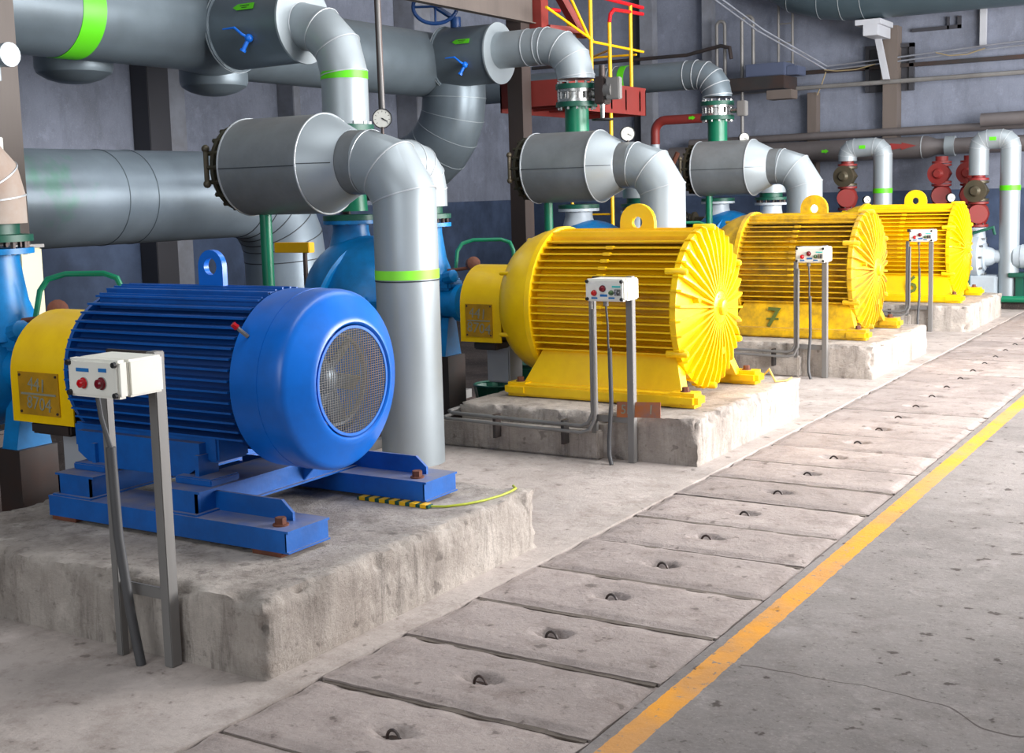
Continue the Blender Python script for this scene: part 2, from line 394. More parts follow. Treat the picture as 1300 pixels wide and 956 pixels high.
# pilasters and columns on the walls
def post(x0, x1, y0, y1, z0, z1, m, name='trim'): return struct(MB().box(x0, x1, y0, y1, z0, z1, m, .008).build(name))
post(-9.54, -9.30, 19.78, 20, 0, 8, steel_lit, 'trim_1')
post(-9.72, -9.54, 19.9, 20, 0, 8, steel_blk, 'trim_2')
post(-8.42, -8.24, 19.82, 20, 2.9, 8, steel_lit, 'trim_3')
post(XW, XW + .30, 10.95, 11.3, 0, 8, steel_blk, 'trim_4'); post(XW, XW + .28, 11.3, 11.58, 0, 8, steel_lit, 'trim_5')  # one column, its shaded and lit faces painted as two posts
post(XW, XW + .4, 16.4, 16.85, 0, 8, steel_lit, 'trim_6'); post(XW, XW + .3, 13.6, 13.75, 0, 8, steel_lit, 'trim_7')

# trench cover slabs
def slab(y0, y1, i):
    b = bmesh.new(); nx, ny = 56, 28
    x0, x1 = -2.962, -1.848
    g = 0.006 + random.random() * .007; g2 = 0.006 + random.random() * .007
    t1, t2 = (random.random() - .5) * .016, (random.random() - .5) * .012
    vs = [[None] * (ny + 1) for _ in range(nx + 1)]
    for a in range(nx + 1):
        for c in range(ny + 1):
            fx, fy = a / nx, c / ny
            x = x0 + (x1 - x0) * fx; y = y0 + g + (y1 - y0 - g - g2) * fy
            nzv = noise.noise(Vector((x * 9, y * 9, i * 3.1)))
            ex = min(fx, 1 - fx) * (x1 - x0); ey = min(fy, 1 - fy) * (y1 - y0)
            e = min(ex, ey)
            z = .004 + t1 * (fy - .5) + t2 * (fx - .5)
            if e < .02:
                z -= .009 + .012 * max(0, nzv)
                if ey < .001: y += nzv * .016
                if ex < .001: x += nzv * .010
            elif e < .06: z -= .004 * max(0, nzv + .3)
            # lifting pocket
            dx, dy = x - (-2.44), y - (y0 + y1) / 2
            q_ = (dx / .07) ** 2 + (dy / .04) ** 2 + noise.noise(Vector((x * 30, y * 30, i))) * .6
            if q_ < 1: z -= .030
            elif q_ < 1.8: z -= .006
            vs[a][c] = b.verts.new((x, y, z))
    for a in range(nx):
        for c in range(ny): b.faces.new([vs[a][c], vs[a + 1][c], vs[a + 1][c + 1], vs[a][c + 1]])
    rim = [vs[a][0] for a in range(nx + 1)] + [vs[nx][c] for c in range(1, ny + 1)] + [vs[a][ny] for a in range(nx - 1, -1, -1)] + [vs[0][c] for c in range(ny - 1, 0, -1)]
    lo = [b.verts.new((v.co.x, v.co.y, -.036)) for v in rim]
    for k in range(len(rim)): b.faces.new([rim[k], lo[k], lo[(k + 1) % len(rim)], rim[(k + 1) % len(rim)]])
    
    mb = MB(); mb.merge(b, slab_m); return mb
SP = .523; S0 = 2.35
for i in range(34):
    y0 = S0 + SP * i; yc = y0 + SP / 2
    if y0 + SP > YE - .1: break
    root = empty('trench_cover_slab', (-2.405, yc, -.036), ORD[i] + ' concrete trench cover slab counted from the bottom edge of the photo', 'floor slab', 'trench cover slabs')
    slab(y0, y0 + SP, i).build('slab', root, ang=50)
    MB().box(-2.95, -1.86, y0 - .016, y0 + .016, -.036, -.007, grit).build('joint_filling', root)
    h = MB(); pts = []
    for k in range(9):
        a = PI * k / 8; pts.append((-2.44 - .030 * math.cos(a), yc + .004 * math.cos(a), -.028 + .038 * math.sin(a)))
    h.tube(pts, .0055, steel_d, seg=6); h.build('lifting_loop', root)
    h = MB(); h.lathe([(0, .036), (.004, .034)], (-2.44, yc, -.030), (0, 0, 1), pocket_shade, 14); g_ = h.build('pocket_shade_disc', root)  # dark disc paints recess shade into the lifting pocket
    for v in g_.data.vertices: v.co.x *= 1.5

# concrete motor pads
def pad(x0, x1, y0, y1, h, seed):
    b = bmesh.new(); bmesh.ops.create_cube(b, size=1)
    for v in b.verts: v.co = Vector(((x0 + x1) / 2 + v.co.x * (x1 - x0), (y0 + y1) / 2 + v.co.y * (y1 - y0), h / 2 + v.co.z * h))
    for ax, n in ((0, 70), (1, 70), (2, 12)):
        L = (x1 - x0, y1 - y0, h)[ax]; o = (x0, y0, 0)[ax]
        for k in range(1, n):
            pl = Vector((0, 0, 0)); pl[ax] = o + L * k / n; nn = Vector((0, 0, 0)); nn[ax] = 1
            bmesh.ops.bisect_plane(b, geom=b.verts[:] + b.edges[:] + b.faces[:], plane_co=pl, plane_no=nn)
    for v in b.verts:
        c = v.co; dx = min(c.x - x0, x1 - c.x); dy = min(c.y - y0, y1 - c.y); dz = h - c.z
        ds = sorted((dx, dy, dz)); p = Vector((c.x * 7, c.y * 7, c.z * 7 + seed))
        n1 = noise.noise(p); n2 = noise.noise(p * 3)
        # rounded, chipped arrises
        e = ds[0] + ds[1]
        chip = max(0, .035 - e) * (.55 + 1.1 * n1 + .9 * n2 + .5 * noise.noise(p * 7)) + max(0, .075 - e) * max(0, noise.noise(p * .9 + Vector((3, 1, 7))) - .22) * 3.0
        if chip > 0:
            dirv = Vector((0, 0, 0))
            if dx < .06: dirv.x = 1 if c.x - x0 < x1 - c.x else -1
            if dy < .06: dirv.y = 1 if c.y - y0 < y1 - c.y else -1
            if dz < .06: dirv.z = -1
            if c.z > .02: v.co = c + dirv * chip * .6
        if dz < .001 and e > .06: v.co.z -= .004 * abs(n1)
        elif ds[0] < .001 and c.z > .01:
            if dx < .001: v.co.x += (1 if c.x - x0 < .1 else -1) * .007 * (n1 + n2 * .6)
            if dy < .001: v.co.y += (1 if c.y - y0 < .1 else -1) * .007 * (n1 + n2 * .6)
    mb = MB(); mb.merge(b, pad_m); return mb
padlab = ['wide concrete plinth under the blue motor', 'concrete plinth under the nearest yellow motor', 'concrete plinth under the yellow motor marked 7', 'concrete plinth under the farthest yellow motor']
for k in range(4):
    o = pad(-5.2 if k == 0 else -4.95, -3.12, 3.27 + PITCH * k, 5.22 + PITCH * k, .30, k * 5.3).build('concrete_plinth', ang=60)
    tag(o, padlab[k], 'plinth', 'motor plinths')
    if k:
        o = MB().box(-5.02, -3.78, 3.19 + PITCH * k, 3.27 + PITCH * k, 0, .19, pad_m, .012).build('plinth_ledge', o)

# ---------------------------------------------------------------- motors
def fin_levels(zc, r, n, lo):
    out = []
    for i in range(n):
        t = (i + .5) / n; out.append(zc + r * (.985 - (1.985 - (lo + 1)) * t ** .92) if False else zc + r * math.sin(PI / 2 * .93 - t * (PI / 2 * .93 - math.asin(lo))))
    return out
def fins(mb, x0, x1, yc, zc, r0, r1, levels, m, th=.011):
    for z in levels:
        dz = z - zc
        if abs(dz) >= r1: continue
        yo = math.sqrt(r1 * r1 - dz * dz); yi = math.sqrt(max(r0 * r0 - dz * dz, 0)) * .97 if abs(dz) < r0 else 0
        for sgn in (-1, 1):
            a, c = sorted((yc + sgn * yi, yc + sgn * yo)); mb.box(x0, x1, a, c, z - th / 2, z + th / 2, m)
def lug(mb, x, y, z, w, h, t, hole, m):
    k = mb.mi(m); N = 20; out = []; inn = []
    R = w / 2; cz = h - R
    # outline walks around an arch; the hole is bridged with the outline
    for i in range(N):
        a = 2 * PI * i / N
        ox, oz = R * math.cos(a), R * math.sin(a)
        if oz < 0: ox = R * (1 if ox > 0 else -1) * min(1, abs(math.cos(a)) * 1.42); oz = -cz * min(1, abs(math.sin(a)) * 1.42)
        out.append((ox, cz + oz)); inn.append((hole * math.cos(a), cz + hole * math.sin(a)))
    vs = []
    for yy in (y - t / 2, y + t / 2):
        vs.append(([mb.bm.verts.new((x + p[0], yy, z + p[1])) for p in out], [mb.bm.verts.new((x + p[0], yy, z + p[1])) for p in inn]))
    for o_, i_ in vs:
        for j in range(N): mb.face([o_[j], o_[(j + 1) % N], i_[(j + 1) % N], i_[j]], k)
    for q in (0, 1):
        for j in range(N): mb.face([vs[0][q][j], vs[0][q][(j + 1) % N], vs[1][q][(j + 1) % N], vs[1][q][j]], k)
def foot_bolt(parent, x, y, z, m=rust):
    b = MB(); b.lathe([(0, .034), (.007, .034)], (x, y, z), (0, 0, 1), m, 16); b.lathe([(.007, .024), (.034, .024)], (x, y, z), (0, 0, 1), m, 6)
    return b.build('bolt', parent)

# --- blue motor
YC, ZC = 4.25, .955
bm_ = empty('electric_motor', (-4.2, YC, .30), 'blue ribbed electric motor with round wire mesh fan grille', 'electric motor', 'electric motors')
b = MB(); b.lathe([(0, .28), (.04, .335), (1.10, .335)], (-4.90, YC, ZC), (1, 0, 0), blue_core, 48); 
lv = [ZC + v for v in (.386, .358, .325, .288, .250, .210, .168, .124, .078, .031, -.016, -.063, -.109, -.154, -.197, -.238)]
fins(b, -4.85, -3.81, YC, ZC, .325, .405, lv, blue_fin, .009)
# vertical top fins
for dy in (-.16, -.115, -.07, -.025, .025, .07, .115, .16):
    zo = math.sqrt(.405 ** 2 - dy * dy); b.box(-4.85, -3.81, YC + dy - .005, YC + dy + .005, ZC + .3, ZC + zo, blue_fin)
b.build('finned_frame', bm_)
b = MB(); b.lathe([(0, .398), (.16, .400), (.245, .400), (.27, .396), (.285, .386), (.297, .370), (.345, .285), (.355, .268), (.356, .258), (.35, .250), (.33, .243), (.25, .240)], (-3.80, YC, ZC), (1, 0, 0), blue, 72, caps=False)
b.tube([(-3.80 + .150, YC, ZC), (-3.80 + .156, YC, ZC)], .4015, blue, 72)
cover = b.build('fan_cover', bm_)
b = MB(); R = .242
b.lathe([(-.004, R), (.004, R), (.004, R - .012), (-.004, R - .012)], (-3.452, YC, ZC), (1, 0, 0), blue, 48, caps=False)
nw = 46
for i in range(1, nw):
    h = -R + 2 * R * i / nw; c = math.sqrt(R * R - h * h)
    b.box(-3.455, -3.452, YC - c, YC + c, ZC + h - .0008, ZC + h + .0008, wiremat)
nw = 30
for i in range(1, nw):
    h = -R + 2 * R * i / nw; c = math.sqrt(R * R - h * h)
    b.box(-3.4545, -3.4505, YC + h - .0007, YC + h + .0007, ZC - c, ZC + c, wiremat)
g = b.build('grille', bm_)
b = MB(); b.lathe([(0, .09), (.05, .09), (.10, .05), (.11, .03)], (-3.68, YC, ZC), (1, 0, 0), header_m, 24)
for i in range(7):
    T = Matrix.Translation((-3.62, YC, ZC)) @ Matrix.Rotation(2 * PI * i / 7, 4, 'X') @ Matrix.Rotation(.5, 4, 'Z')
    b.box(-.006, .006, -.035, .035, .06, .235, header_m, 0, T)
b.lathe([(0, .205), (.02, .205), (.02, .195), (0, .195)], (-3.56, YC, ZC), (1, 0, 0), header_m, 36, caps=False)
b.build('fan', bm_)
b = MB(); b.lathe([(0, .10), (.03, .22), (.06, .30), (.07, .37), (.10, .375)], (-4.96, YC, ZC), (1, 0, 0), blue_fin, 48); b.build('end_bell', bm_)
b = MB(); lug(b, -4.26, YC, ZC + .38, .155, .19, .03, .04, blue); b.build('lifting_eye', bm_, ang=25)
# lower housing + feet
b = MB()
for s in (-1, 1):
    y = YC + s * .30
    b.prism([(-.40, .16), (.40, .16), (.40, .06), (.30, 0), (-.30, 0), (-.40, .06)], (-4.45, y - .05, .53), (1, 0, 0), (0, 0, 1), (0, .1, 0), blue_frame)
    b.box(-4.92, -3.98, YC + s * .21 - .10, YC + s * .21 + .10, .60, .72, blue_frame, .01)
b.build('housing_base', bm_)
for sx_ in (-4.72, -4.05):
    for s in (-1, 1):
        b = MB(); y = YC + s * .31
        b.box(sx_ - .11, sx_ + .11, y - .09, y + .09, .515, .548, blue_frame, .006); b.box(sx_ - .012, sx_ + .012, y - .06, y + .06, .545, .64, blue_frame)
        f = b.build('foot', bm_); foot_bolt(f, sx_ - .05, y - .03 * s, .548, rust)
# skid frame
for s in (-1, 1):
    b = MB(); yc = 3.86 if s < 0 else 4.82; y0 = yc - .13; y1 = yc + .13
    b.box(-4.87, -3.40, y0, y1, .318, .325, blue_frame); b.box(-4.87, -3.40, y0, y1, .402, .412, blue_frame)
    b.box(-4.86, -3.412, y0, y0 + .010, .325, .402, blue_frame); b.box(-4.86, -3.412, y1 - .010, y1, .325, .402, blue_frame)
    b.box(-3.418, -3.410, y0, y1, .325, .402, blue_frame); b.box(-4.868, -4.86, y0, y1, .325, .402, blue_frame)
    b.prism([(-4.1, 0), (-3.50, 0), (-3.50, .035), (-3.56, .085), (-4.1, .085)], (0, yc + .015, .412), (1, 0, 0), (0, 0, 1), (0, .014, 0), blue_frame)
    for xx in (-4.85, -3.6): b.box(xx, xx + .16, y0, y1, .30, .318, rust)
    r_ = b.build('skid_beam', bm_)
    foot_bolt(r_, -3.50, yc - .06, .412, rust); foot_bolt(r_, -4.80, yc - .06, .412, rust)
for xx in (-4.72, -4.05):
    b = MB(); b.box(xx - .13, xx + .13, 3.74, 4.92, .412, .420, blue_frame); b.box(xx - .13, xx + .13, 3.76, 4.90, .505, .515, blue_frame)
    b.box(xx - .11, xx - .10, 3.76, 4.90, .420, .505, blue_frame); b.box(xx + .10, xx + .11, 3.76, 4.90, .420, .505, blue_frame)
    b.box(xx - .11, xx + .11, 3.76, 3.77, .420, .505, blue_frame); b.box(xx - .11, xx + .11, 4.89, 4.90, .420, .505, blue_frame)
    b.build('cross_beam', bm_)
b = MB(); b.prism([(-.38, 0), (.0, 0), (.10, .10), (-.38, .10)], (-3.95, YC + .20, .412), (1, 0, 0), (0, 0, 1), (0, .012, 0), blue_frame)
b.build('gusset_plate', bm_)
b = MB(); b.lathe([(0, .009), (.06, .009)], (-3.74, YC - .335, ZC + .22), (-.35, -.6, .65), steel_g, 8); b.lathe([(.06, .014), (.085, .012)], (-3.74, YC - .335, ZC + .22), (-.35, -.6, .65), redlens, 8)
g = b.build('grease_nipple', bm_); g['label'] = 'small nipple with red cap'

# coupling guard : inverted U with number plate
def guard(yc, zc, x0, x1, r, zb, nm, lab, m=yellow):
    root = empty('coupling_guard', ((x0 + x1) / 2, yc, .3), lab, 'machine guard', 'yellow coupling guards')
    b = MB(); poly = [(-r, zb - zc), (-r, 0)]
    for i in range(1, 24):
        a = PI - PI * i / 24; poly.append((r * math.cos(a), r * math.sin(a)))
    poly += [(r, 0), (r, zb - zc)]
    inner = [(p[0] * .975, p[1] * .975 if p[1] > 0 else p[1]) for p in poly]
    b.prism(poly + inner[::-1], (x0, yc, zc), (0, 1, 0), (0, 0, 1), (x1 - x0, 0, 0), m)
    b.prism([(p[0] * .98, p[1] * .98) for p in poly], (x0 + .006, yc, zc), (0, 1, 0), (0, 0, 1), (.006, 0, 0), m)
    b.build('shell', root)
    w = (x1 - x0)
    b = MB(); xa, xb = x0 + w * .14, x0 + w * .80; za, zb2 = zb + .04, zb + .04 + .30 * (zc - zb + .0) / .3 * .92
    b.box(xa, xb, yc - r - .006, yc - r - .0005, za, zb2, yellow_plate)
    for px_, pz in ((xa + .015, za + .015), (xb - .015, za + .015), (xa + .015, zb2 - .015), (xb - .015, zb2 - .015)): b.lathe([(0, .007), (.008, .006)], (px_, yc - r - .004, pz), (0, -1, 0), steel_d, 8)
    pl = b.build('number_plate', root); pl['label'] = 'soiled plate with chalked numbers'
    xm, zm = (xa + xb) / 2, (za + zb2) / 2; hh = (zb2 - za)
    text('441', hh * .44, (xm - .01, yc - r - .007, zm + hh * .2), (1, 0, -.05), (.12, 0, 1), chalk, 'chalk_number', pl)
    text('8704', hh * .44, (xm, yc - r - .007, zm - hh * .24), (1, 0, -.07), (.1, 0, 1), chalk, 'chalk_number', pl)
    b = MB(); b.box(xa + .02, xb - .02, yc - r - .009, yc - r - .007, zm - .006, zm + .004, chalk); b.build('chalk_line', pl)
    # pedestal below
    b = MB(); b.box(x0 + .1, x1 - .06, yc - .10, yc + .10, .301, zb + .02, palepost, .01); b.box(x0 + .1, x1 - .06, yc - r + .02, yc + r - .02, zb - .06, zb + .0, steel_d, .01)
    b.build('pedestal', root)
    return root
guard(YC, ZC - .035, -5.38, -4.93, .30, .69, '', 'yellow coupling guard between the blue motor and its pump')
GL = ['yellow coupling guard left of the nearest yellow motor', 'yellow coupling guard left of the yellow motor marked 7', 'yellow coupling guard left of the farthest yellow motor']

# --- yellow motors
def yellow_motor(m, lab, yc):
    root = empty('electric_motor', (-4.1, yc, .30), lab, 'electric motor', 'electric motors')
    zc = .92; r = .555
    b = MB(); b.lathe([(0, .46), (1.15, .46)], (-4.63, yc, zc), (1, 0, 0), m, 56)
    lv = [zc + v for v in (.535, .505, .47, .43, .387, .341, .293, .243, .191, .138, .084, .030, -.024, -.078, -.132, -.185, -.237, -.287)]
    fins(b, -4.60, -3.47, yc, zc, .45, r, lv, m, .011)
    for dy in (-.21, -.15, -.09, -.03, .03, .09, .15, .21): b.box(-4.60, -3.47, yc + dy - .006, yc + dy + .006, zc + .45, zc + math.sqrt(r * r - dy * dy), m)
    b.box(-4.60, -3.47, yc - .2, yc + .2, zc + .45, zc + .535, m)
    for x in (-4.04,):   # raised studs on every fin at mid length
        for z in lv[3:14]:
            yo = math.sqrt(r * r - (z - zc) ** 2); b.box(x - .03, x + .03, yc - yo - .004, yc - yo + .03, z - .01, z + .012, m, .003)
    b.build('finned_frame', root)
    # drive end dome
    b = MB(); b.lathe([(0, .30), (.015, .37), (.07, .44), (.15, .50), (.25, .54), (.34, .558), (.35, .572), (.39, .572), (.395, .555)], (-4.97, yc, zc), (1, 0, 0), m, 56)
    for a in (.55, -.45, 1.6, -1.6, 2.6): 
        c = Vector((-4.86, yc - .47 * math.cos(a), zc + .47 * math.sin(a)))
        b.lathe([(-.05, .016), (.05, .016), (.06, .011)], c, (-1, 0, 0), m, 10)
    b.build('drive_end_bell', root)
    # fan end shield : shallow cone with radial ribs
    b = MB(); b.lathe([(0, .552), (.01, .562), (.05, .562), (.055, .545), (.06, .50), (.09, .30), (.10, .15), (.10, .10)], (-3.50, yc, zc), (1, 0, 0), m, 64)
    n = 34
    for i in range(n):
        a = 2 * PI * i / n
        T = Matrix.Translation((-3.50, yc, zc)) @ Matrix.Rotation(a, 4, 'X')
        k = b.mi(m)
        prof = [(.01, .570), (.055, .576), (.085, .56), (.115, .44), (.135, .27), (.14, .12), (.08, .10), (.05, .30), (.02, .5)]
        t = .0075
        A = [b.bm.verts.new(T @ Vector((p[0], -t, p[1]))) for p in prof]; B = [b.bm.verts.new(T @ Vector((p[0], t, p[1]))) for p in prof]
        b.face(A, k); b.face(B[::-1], k)
        for j in range(len(A)): b.face([A[j], B[j], B[(j + 1) % len(A)], A[(j + 1) % len(A)]], k)
    for i in range(6):
        a = 2 * PI * (i + .5) / 6
        c = Vector((-3.48, yc + .555 * math.cos(a), zc + .555 * math.sin(a))); b.lathe([(-.07, .026), (.07, .026), (.085, .018)], c, (1, 0, 0), m, 10)
    for i in range(3):
        a = 2 * PI * i / 3 + 2.9
        c = Vector((-3.42, yc + .33 * math.cos(a), zc + .33 * math.sin(a))); b.lathe([(-.03, .026), (.045, .026)], c, (1, 0, 0), m, 10)
    es = b.build('ribbed_end_shield', root)
    b = MB(); b.lathe([(0, .115), (.05, .115), (.055, .105), (.06, .06), (.085, .055), (.09, .045)], (-3.41, yc, zc), (1, 0, 0), m, 32); b.bolts((-3.358, yc, zc), (1, 0, 0), .088, 6, m, .006, .010)
    b.build('hub_cap', root)
    # skirt
    b = MB()
    for s in (-1, 1):
        poly = [(-4.60, .60), (-3.72, .60), (-3.66, .30), (-4.68, .30)]
        k = b.mi(m); y1 = yc + s * .44; y2 = yc + s * .535
        v = [(-4.54, y1, .63), (-3.50, y1, .63), (-3.42, y2, .38), (-4.66, y2, .38)]
        a = [b.bm.verts.new(p) for p in v]; c = [b.bm.verts.new((p[0], p[1] - s * .10, p[2])) for p in v]
        b.face(a, k); b.face(c[::-1], k)
        for j in range(4): b.face([a[j], a[(j + 1) % 4], c[(j + 1) % 4], c[j]], k)
        b.box(-4.74, -3.38, yc + s * .555 - .075, yc + s * .555 + .075, .306, .392, m, .015)
    b.box(-4.54, -3.52, yc - .42, yc + .42, .42, .62, m, .01)
    b.build('skirt', root)
    for xx in (-4.70, -3.36):
        for s in (-1, 1):
            b = MB(); y = yc + s * .555
            x0, x1 = (xx - .07, xx + .13) if xx < -4 else (xx - .14, xx + .09)
            b.box(x0, x1, y - .085, y + .085, .302, .402, m, .028)
            f = b.build('foot', root); foot_bolt(f, (x0 + x1) / 2, y, .400, rust)
    b = MB(); lug(b, -3.985, yc, zc + .53, .27, .20, .04, .042, m); b.build('lifting_eye', root, ang=25)
    return root
ym = [yellow_motor(yellow, 'glossy yellow ribbed electric motor on the second plinth, nearest of the yellow ones', 4.25 + PITCH),
      yellow_motor(yellow_d, 'dusty yellow ribbed electric motor with number 7 on its skirt', 4.25 + 2 * PITCH),
      yellow_motor(yellow, 'yellow ribbed electric motor on the farthest plinth', 4.25 + 3 * PITCH)]
text('7', .27, (-4.23, 12.15 - .515, .475), (1, 0, .0), (.12, .28, 1), chalk_d, 'painted_number', ym[1], .003, .004)
b = MB(); b.box(-4.29, -4.17, 12.15 - .515, 12.15 - .508, .462, .478, chalk_d); b.build('painted_number', ym[1])
text('6', .30, (-3.9, 16.1 - .515, .50), (1, 0, 0), (.0, .28, 1), chalk_d, 'painted_number', ym[2], .003, .004)
for k in range(3): guard(4.25 + PITCH * (k + 1), .905, -5.35, -4.985, .30, .635, '', GL[k], yellow if k != 1 else yellow_d)

# ---------------------------------------------------------------- pumps
def pump(yc, lab, k):
    root = empty('water_pump', (-6.3, yc, .0), lab, 'pump', 'blue pumps'); P = pump_blue; zc = .90
    b = MB()
    b.ball((-6.48, yc, zc + .02), .56, P, 40, (1.0, .80, .92)); b.lathe([(0, .40), (.01, .50), (.03, .52), (.05, .50), (.06, .40)], (-6.62, yc, zc + .02), (1, 0, -.35), P, 48)
    b.ball((-6.02, yc, zc), .36, P, 28, (1, .9, .95))
    b.box(-6.95, -5.80, yc - .46, yc + .46, zc - .035, zc + .035, P, .01)
    for i in range(7): b.lathe([(-.07, .02), (.07, .02)], (-6.9 + i * .18, yc - .43, zc), (0, 0, 1), P, 8)
    b.box(-6.70, -6.1, yc - .2, yc + .2, -.12, .50, steel_d, .02)
    b.build('casing', root)
    b = MB(); b.lathe([(-.35, .30), (-.22, .19), (-.05, .15), (0, .15)], (-6.62, yc, 1.53), (0, 0, 1), P, 32)
    b.lathe([(0, .225), (.03, .225)], (-6.62, yc, 1.53), (0, 0, 1), P, 32); b.bolts((-6.62, yc, 1.56), (0, 0, 1), .19, 12, steel_d, .035, .014); b.build('discharge_neck', root)
    b = MB(); b.lathe([(-.45, .24), (-.25, .17), (-.05, .14), (0, .14)], (-5.87, yc, 1.50), (0, 0, 1), P, 32)
    b.lathe([(0, .215), (.03, .215)], (-5.87, yc, 1.50), (0, 0, 1), P, 32); b.bolts((-5.87, yc, 1.53), (0, 0, 1), .18, 12, steel_d, .035, .014); b.build('suction_neck', root)
    b = MB(); b.lathe([(0, .27), (.03, .27), (.04, .20), (.10, .17), (.12, .12), (.30, .12), (.31, .15), (.36, .15)], (-5.86, yc, zc), (1, 0, 0), P, 32); b.bolts((-5.82, yc, zc), (1, 0, 0), .235, 10, P, .02, .016)
    b.box(-5.80, -5.58, yc - .10, yc + .10, zc + .10, zc + .19, P, .02); b.lathe([(0, .05), (.09, .05), (.10, .03)], (-5.62, yc - .08, zc + .2), (.9, -.2, .2), P, 10)
    b.prism([(-.11, 0), (.11, 0), (.05, .30), (-.05, .30)], (-5.75, yc, zc - .42), (0, 1, 0), (0, 0, 1), (.12, 0, 0), P); b.box(-5.78, -5.6, yc - .12, yc + .12, 0 - .12, zc - .42, steel_d)
    b.build('bearing_housing', root)
    b = MB(); b.lathe([(0, .055), (.40, .055)], (-5.64, yc, zc), (1, 0, 0), rust, 16); b.build('shaft', root)
    b = MB(); y0 = yc + .05
    b.tube([(-5.60, y0 - .05, 1.02), (-5.63, y0 + .05, 1.30), (-5.60, y0 + .08, 1.36), (-5.54, y0 + .15, 1.385), (-5.32, y0 + .22, 1.385), (-5.26, y0 + .25, 1.36), (-5.235, y0 + .26, 1.30), (-5.22, y0 + .26, .30)], .015, green, 10)
    b.build('vent_pipe', root); 
    b = MB(); b.lathe([(0, .05), (.06, .055), (.07, .03)], (-5.50, yc + .10, 1.20), (.7, -.5, .1), rust, 14); b.tube([(-5.66, yc, 1.15), (-5.50, yc + .08, 1.17)], .014, rust, 8); b.build('drain_cock', root)
    return root
pumps = [pump(4.25, 'blue split-case pump at the left edge feeding the blue motor row end', 0)]
pumps[0]['label'] = 'blue pump cut by the left edge, beside the blue motor'
for k, l in ((1, 'blue domed pump behind the first vertical silver pipe'), (2, 'pump hidden behind the nearest yellow motor, its neck flange showing'), (3, 'pump behind the yellow motor marked 7')):
    pumps.append(copytree(pumps[0], (0, PITCH * k, 0), l, 'blue pumps'))
# silver painted necks on the third and fourth pumps
for k in (2, 3):
    for ch in pumps[k].children:
        if ch.name.startswith('discharge_neck') or ch.name.startswith('suction_neck'):
            ch.data = ch.data.copy(); ch.data.materials[0] = palegrey

# ---------------------------------------------------------------- risers, branches, header
def flanges(mb, x, y, z, r, m1, m2):
    """green flange, bright valve wafer with studs, green flange; z is the bottom"""
    mb.lathe([(0, r), (.055, r)], (x, y, z), (0, 0, 1), m1, 32)
    mb.lathe([(.055, r * .93), (.085, r * .93), (.09, r * .72), (.155, r * .72), (.16, r * .93), (.19, r * .93)], (x, y, z), (0, 0, 1), m2, 32)
    mb.lathe([(.19, r), (.245, r)], (x, y, z), (0, 0, 1), m1, 32)
    mb.bolts((x, y, z + .1225), (0, 0, 1), r * .86, 12, m2, .15, .014)
RX = -6.62
def riser(yc, zt, lab, pumpmat):
    root = empty('riser_pipe', (RX, yc, 1.56), lab, 'pipe', 'green riser pipes')
    b = MB(); b.lathe([(0, .225), (.04, .225), (.045, .15)], (RX, yc, 1.562), (0, 0, 1), green_d, 32); b.lathe([(.04, .15), (.35, .13)], (RX, yc, 1.595), (0, 0, 1), green, 32); b.tube([(RX, yc, 1.9), (RX, yc, zt - .3)], .13, green, 32); b.build('pipe', root)
    b = MB(); flanges(b, RX, yc, zt - .3, .225, green_d, chrome); b.build('valve_flange', root)
    return root
r1 = riser(8.2, 2.39, 'green riser pipe hidden behind the nearest grey drum, flange over the blue domed pump', None)
r2 = riser(12.15, 2.95, 'green riser pipe with silver wafer valve above the second grey drum', None)
r3 = riser(16.1, 2.95, 'green riser pipe with silver wafer valve above the third grey drum', None)
# actuator on the second riser
b = MB(); ax = norm(Vector((.85, .25, 0)))
b.lathe([(0, .05), (.12, .05), (.125, .085), (.16, .085)], (RX + .18, 12.15, 2.78), (1, -.15, 0), chrome, 20)
b.box(-6.34, -6.22, 12.02, 12.20, 2.66, 2.95, steel_d, .015); b.lathe([(0, .095), (.10, .095)], (-6.22, 12.11, 2.80), (1, -.2, 0), steel_g, 20)
b.box(-6.20, -6.04, 12.02, 12.10, 2.70, 2.93, steel_g, .01); b.lathe([(0, .035), (.12, .035)], (-6.28, 12.1, 2.95), (0, 0, 1), steel_d, 12)
b.lathe([(0, .03), (.15, .02)], (-6.28, 12.1, 2.66), (0, 0, -1), chrome, 12)
b.build('actuator', r2)
b = MB(); b.tube([(-6.28 + .11 * math.cos(a * PI / 10), 12.1 + .11 * math.sin(a * PI / 10), 2.50) for a in range(21)], .010, black, 8)
for a in range(4): b.tube([(-6.28, 12.1, 2.51), (-6.28 + .11 * math.cos(a * PI / 2), 12.1 + .11 * math.sin(a * PI / 2), 2.50)], .008, black, 6)
b.build('hand_wheel', r2)
b = MB(); b.box(-6.30, -6.18, 15.98, 16.1, 2.68, 2.88, steel_g, .01); b.tube([(-6.4, 16.05, 2.76), (-6.2, 16.05, 2.76)], .03, chrome, 12); b.build('actuator', r3)

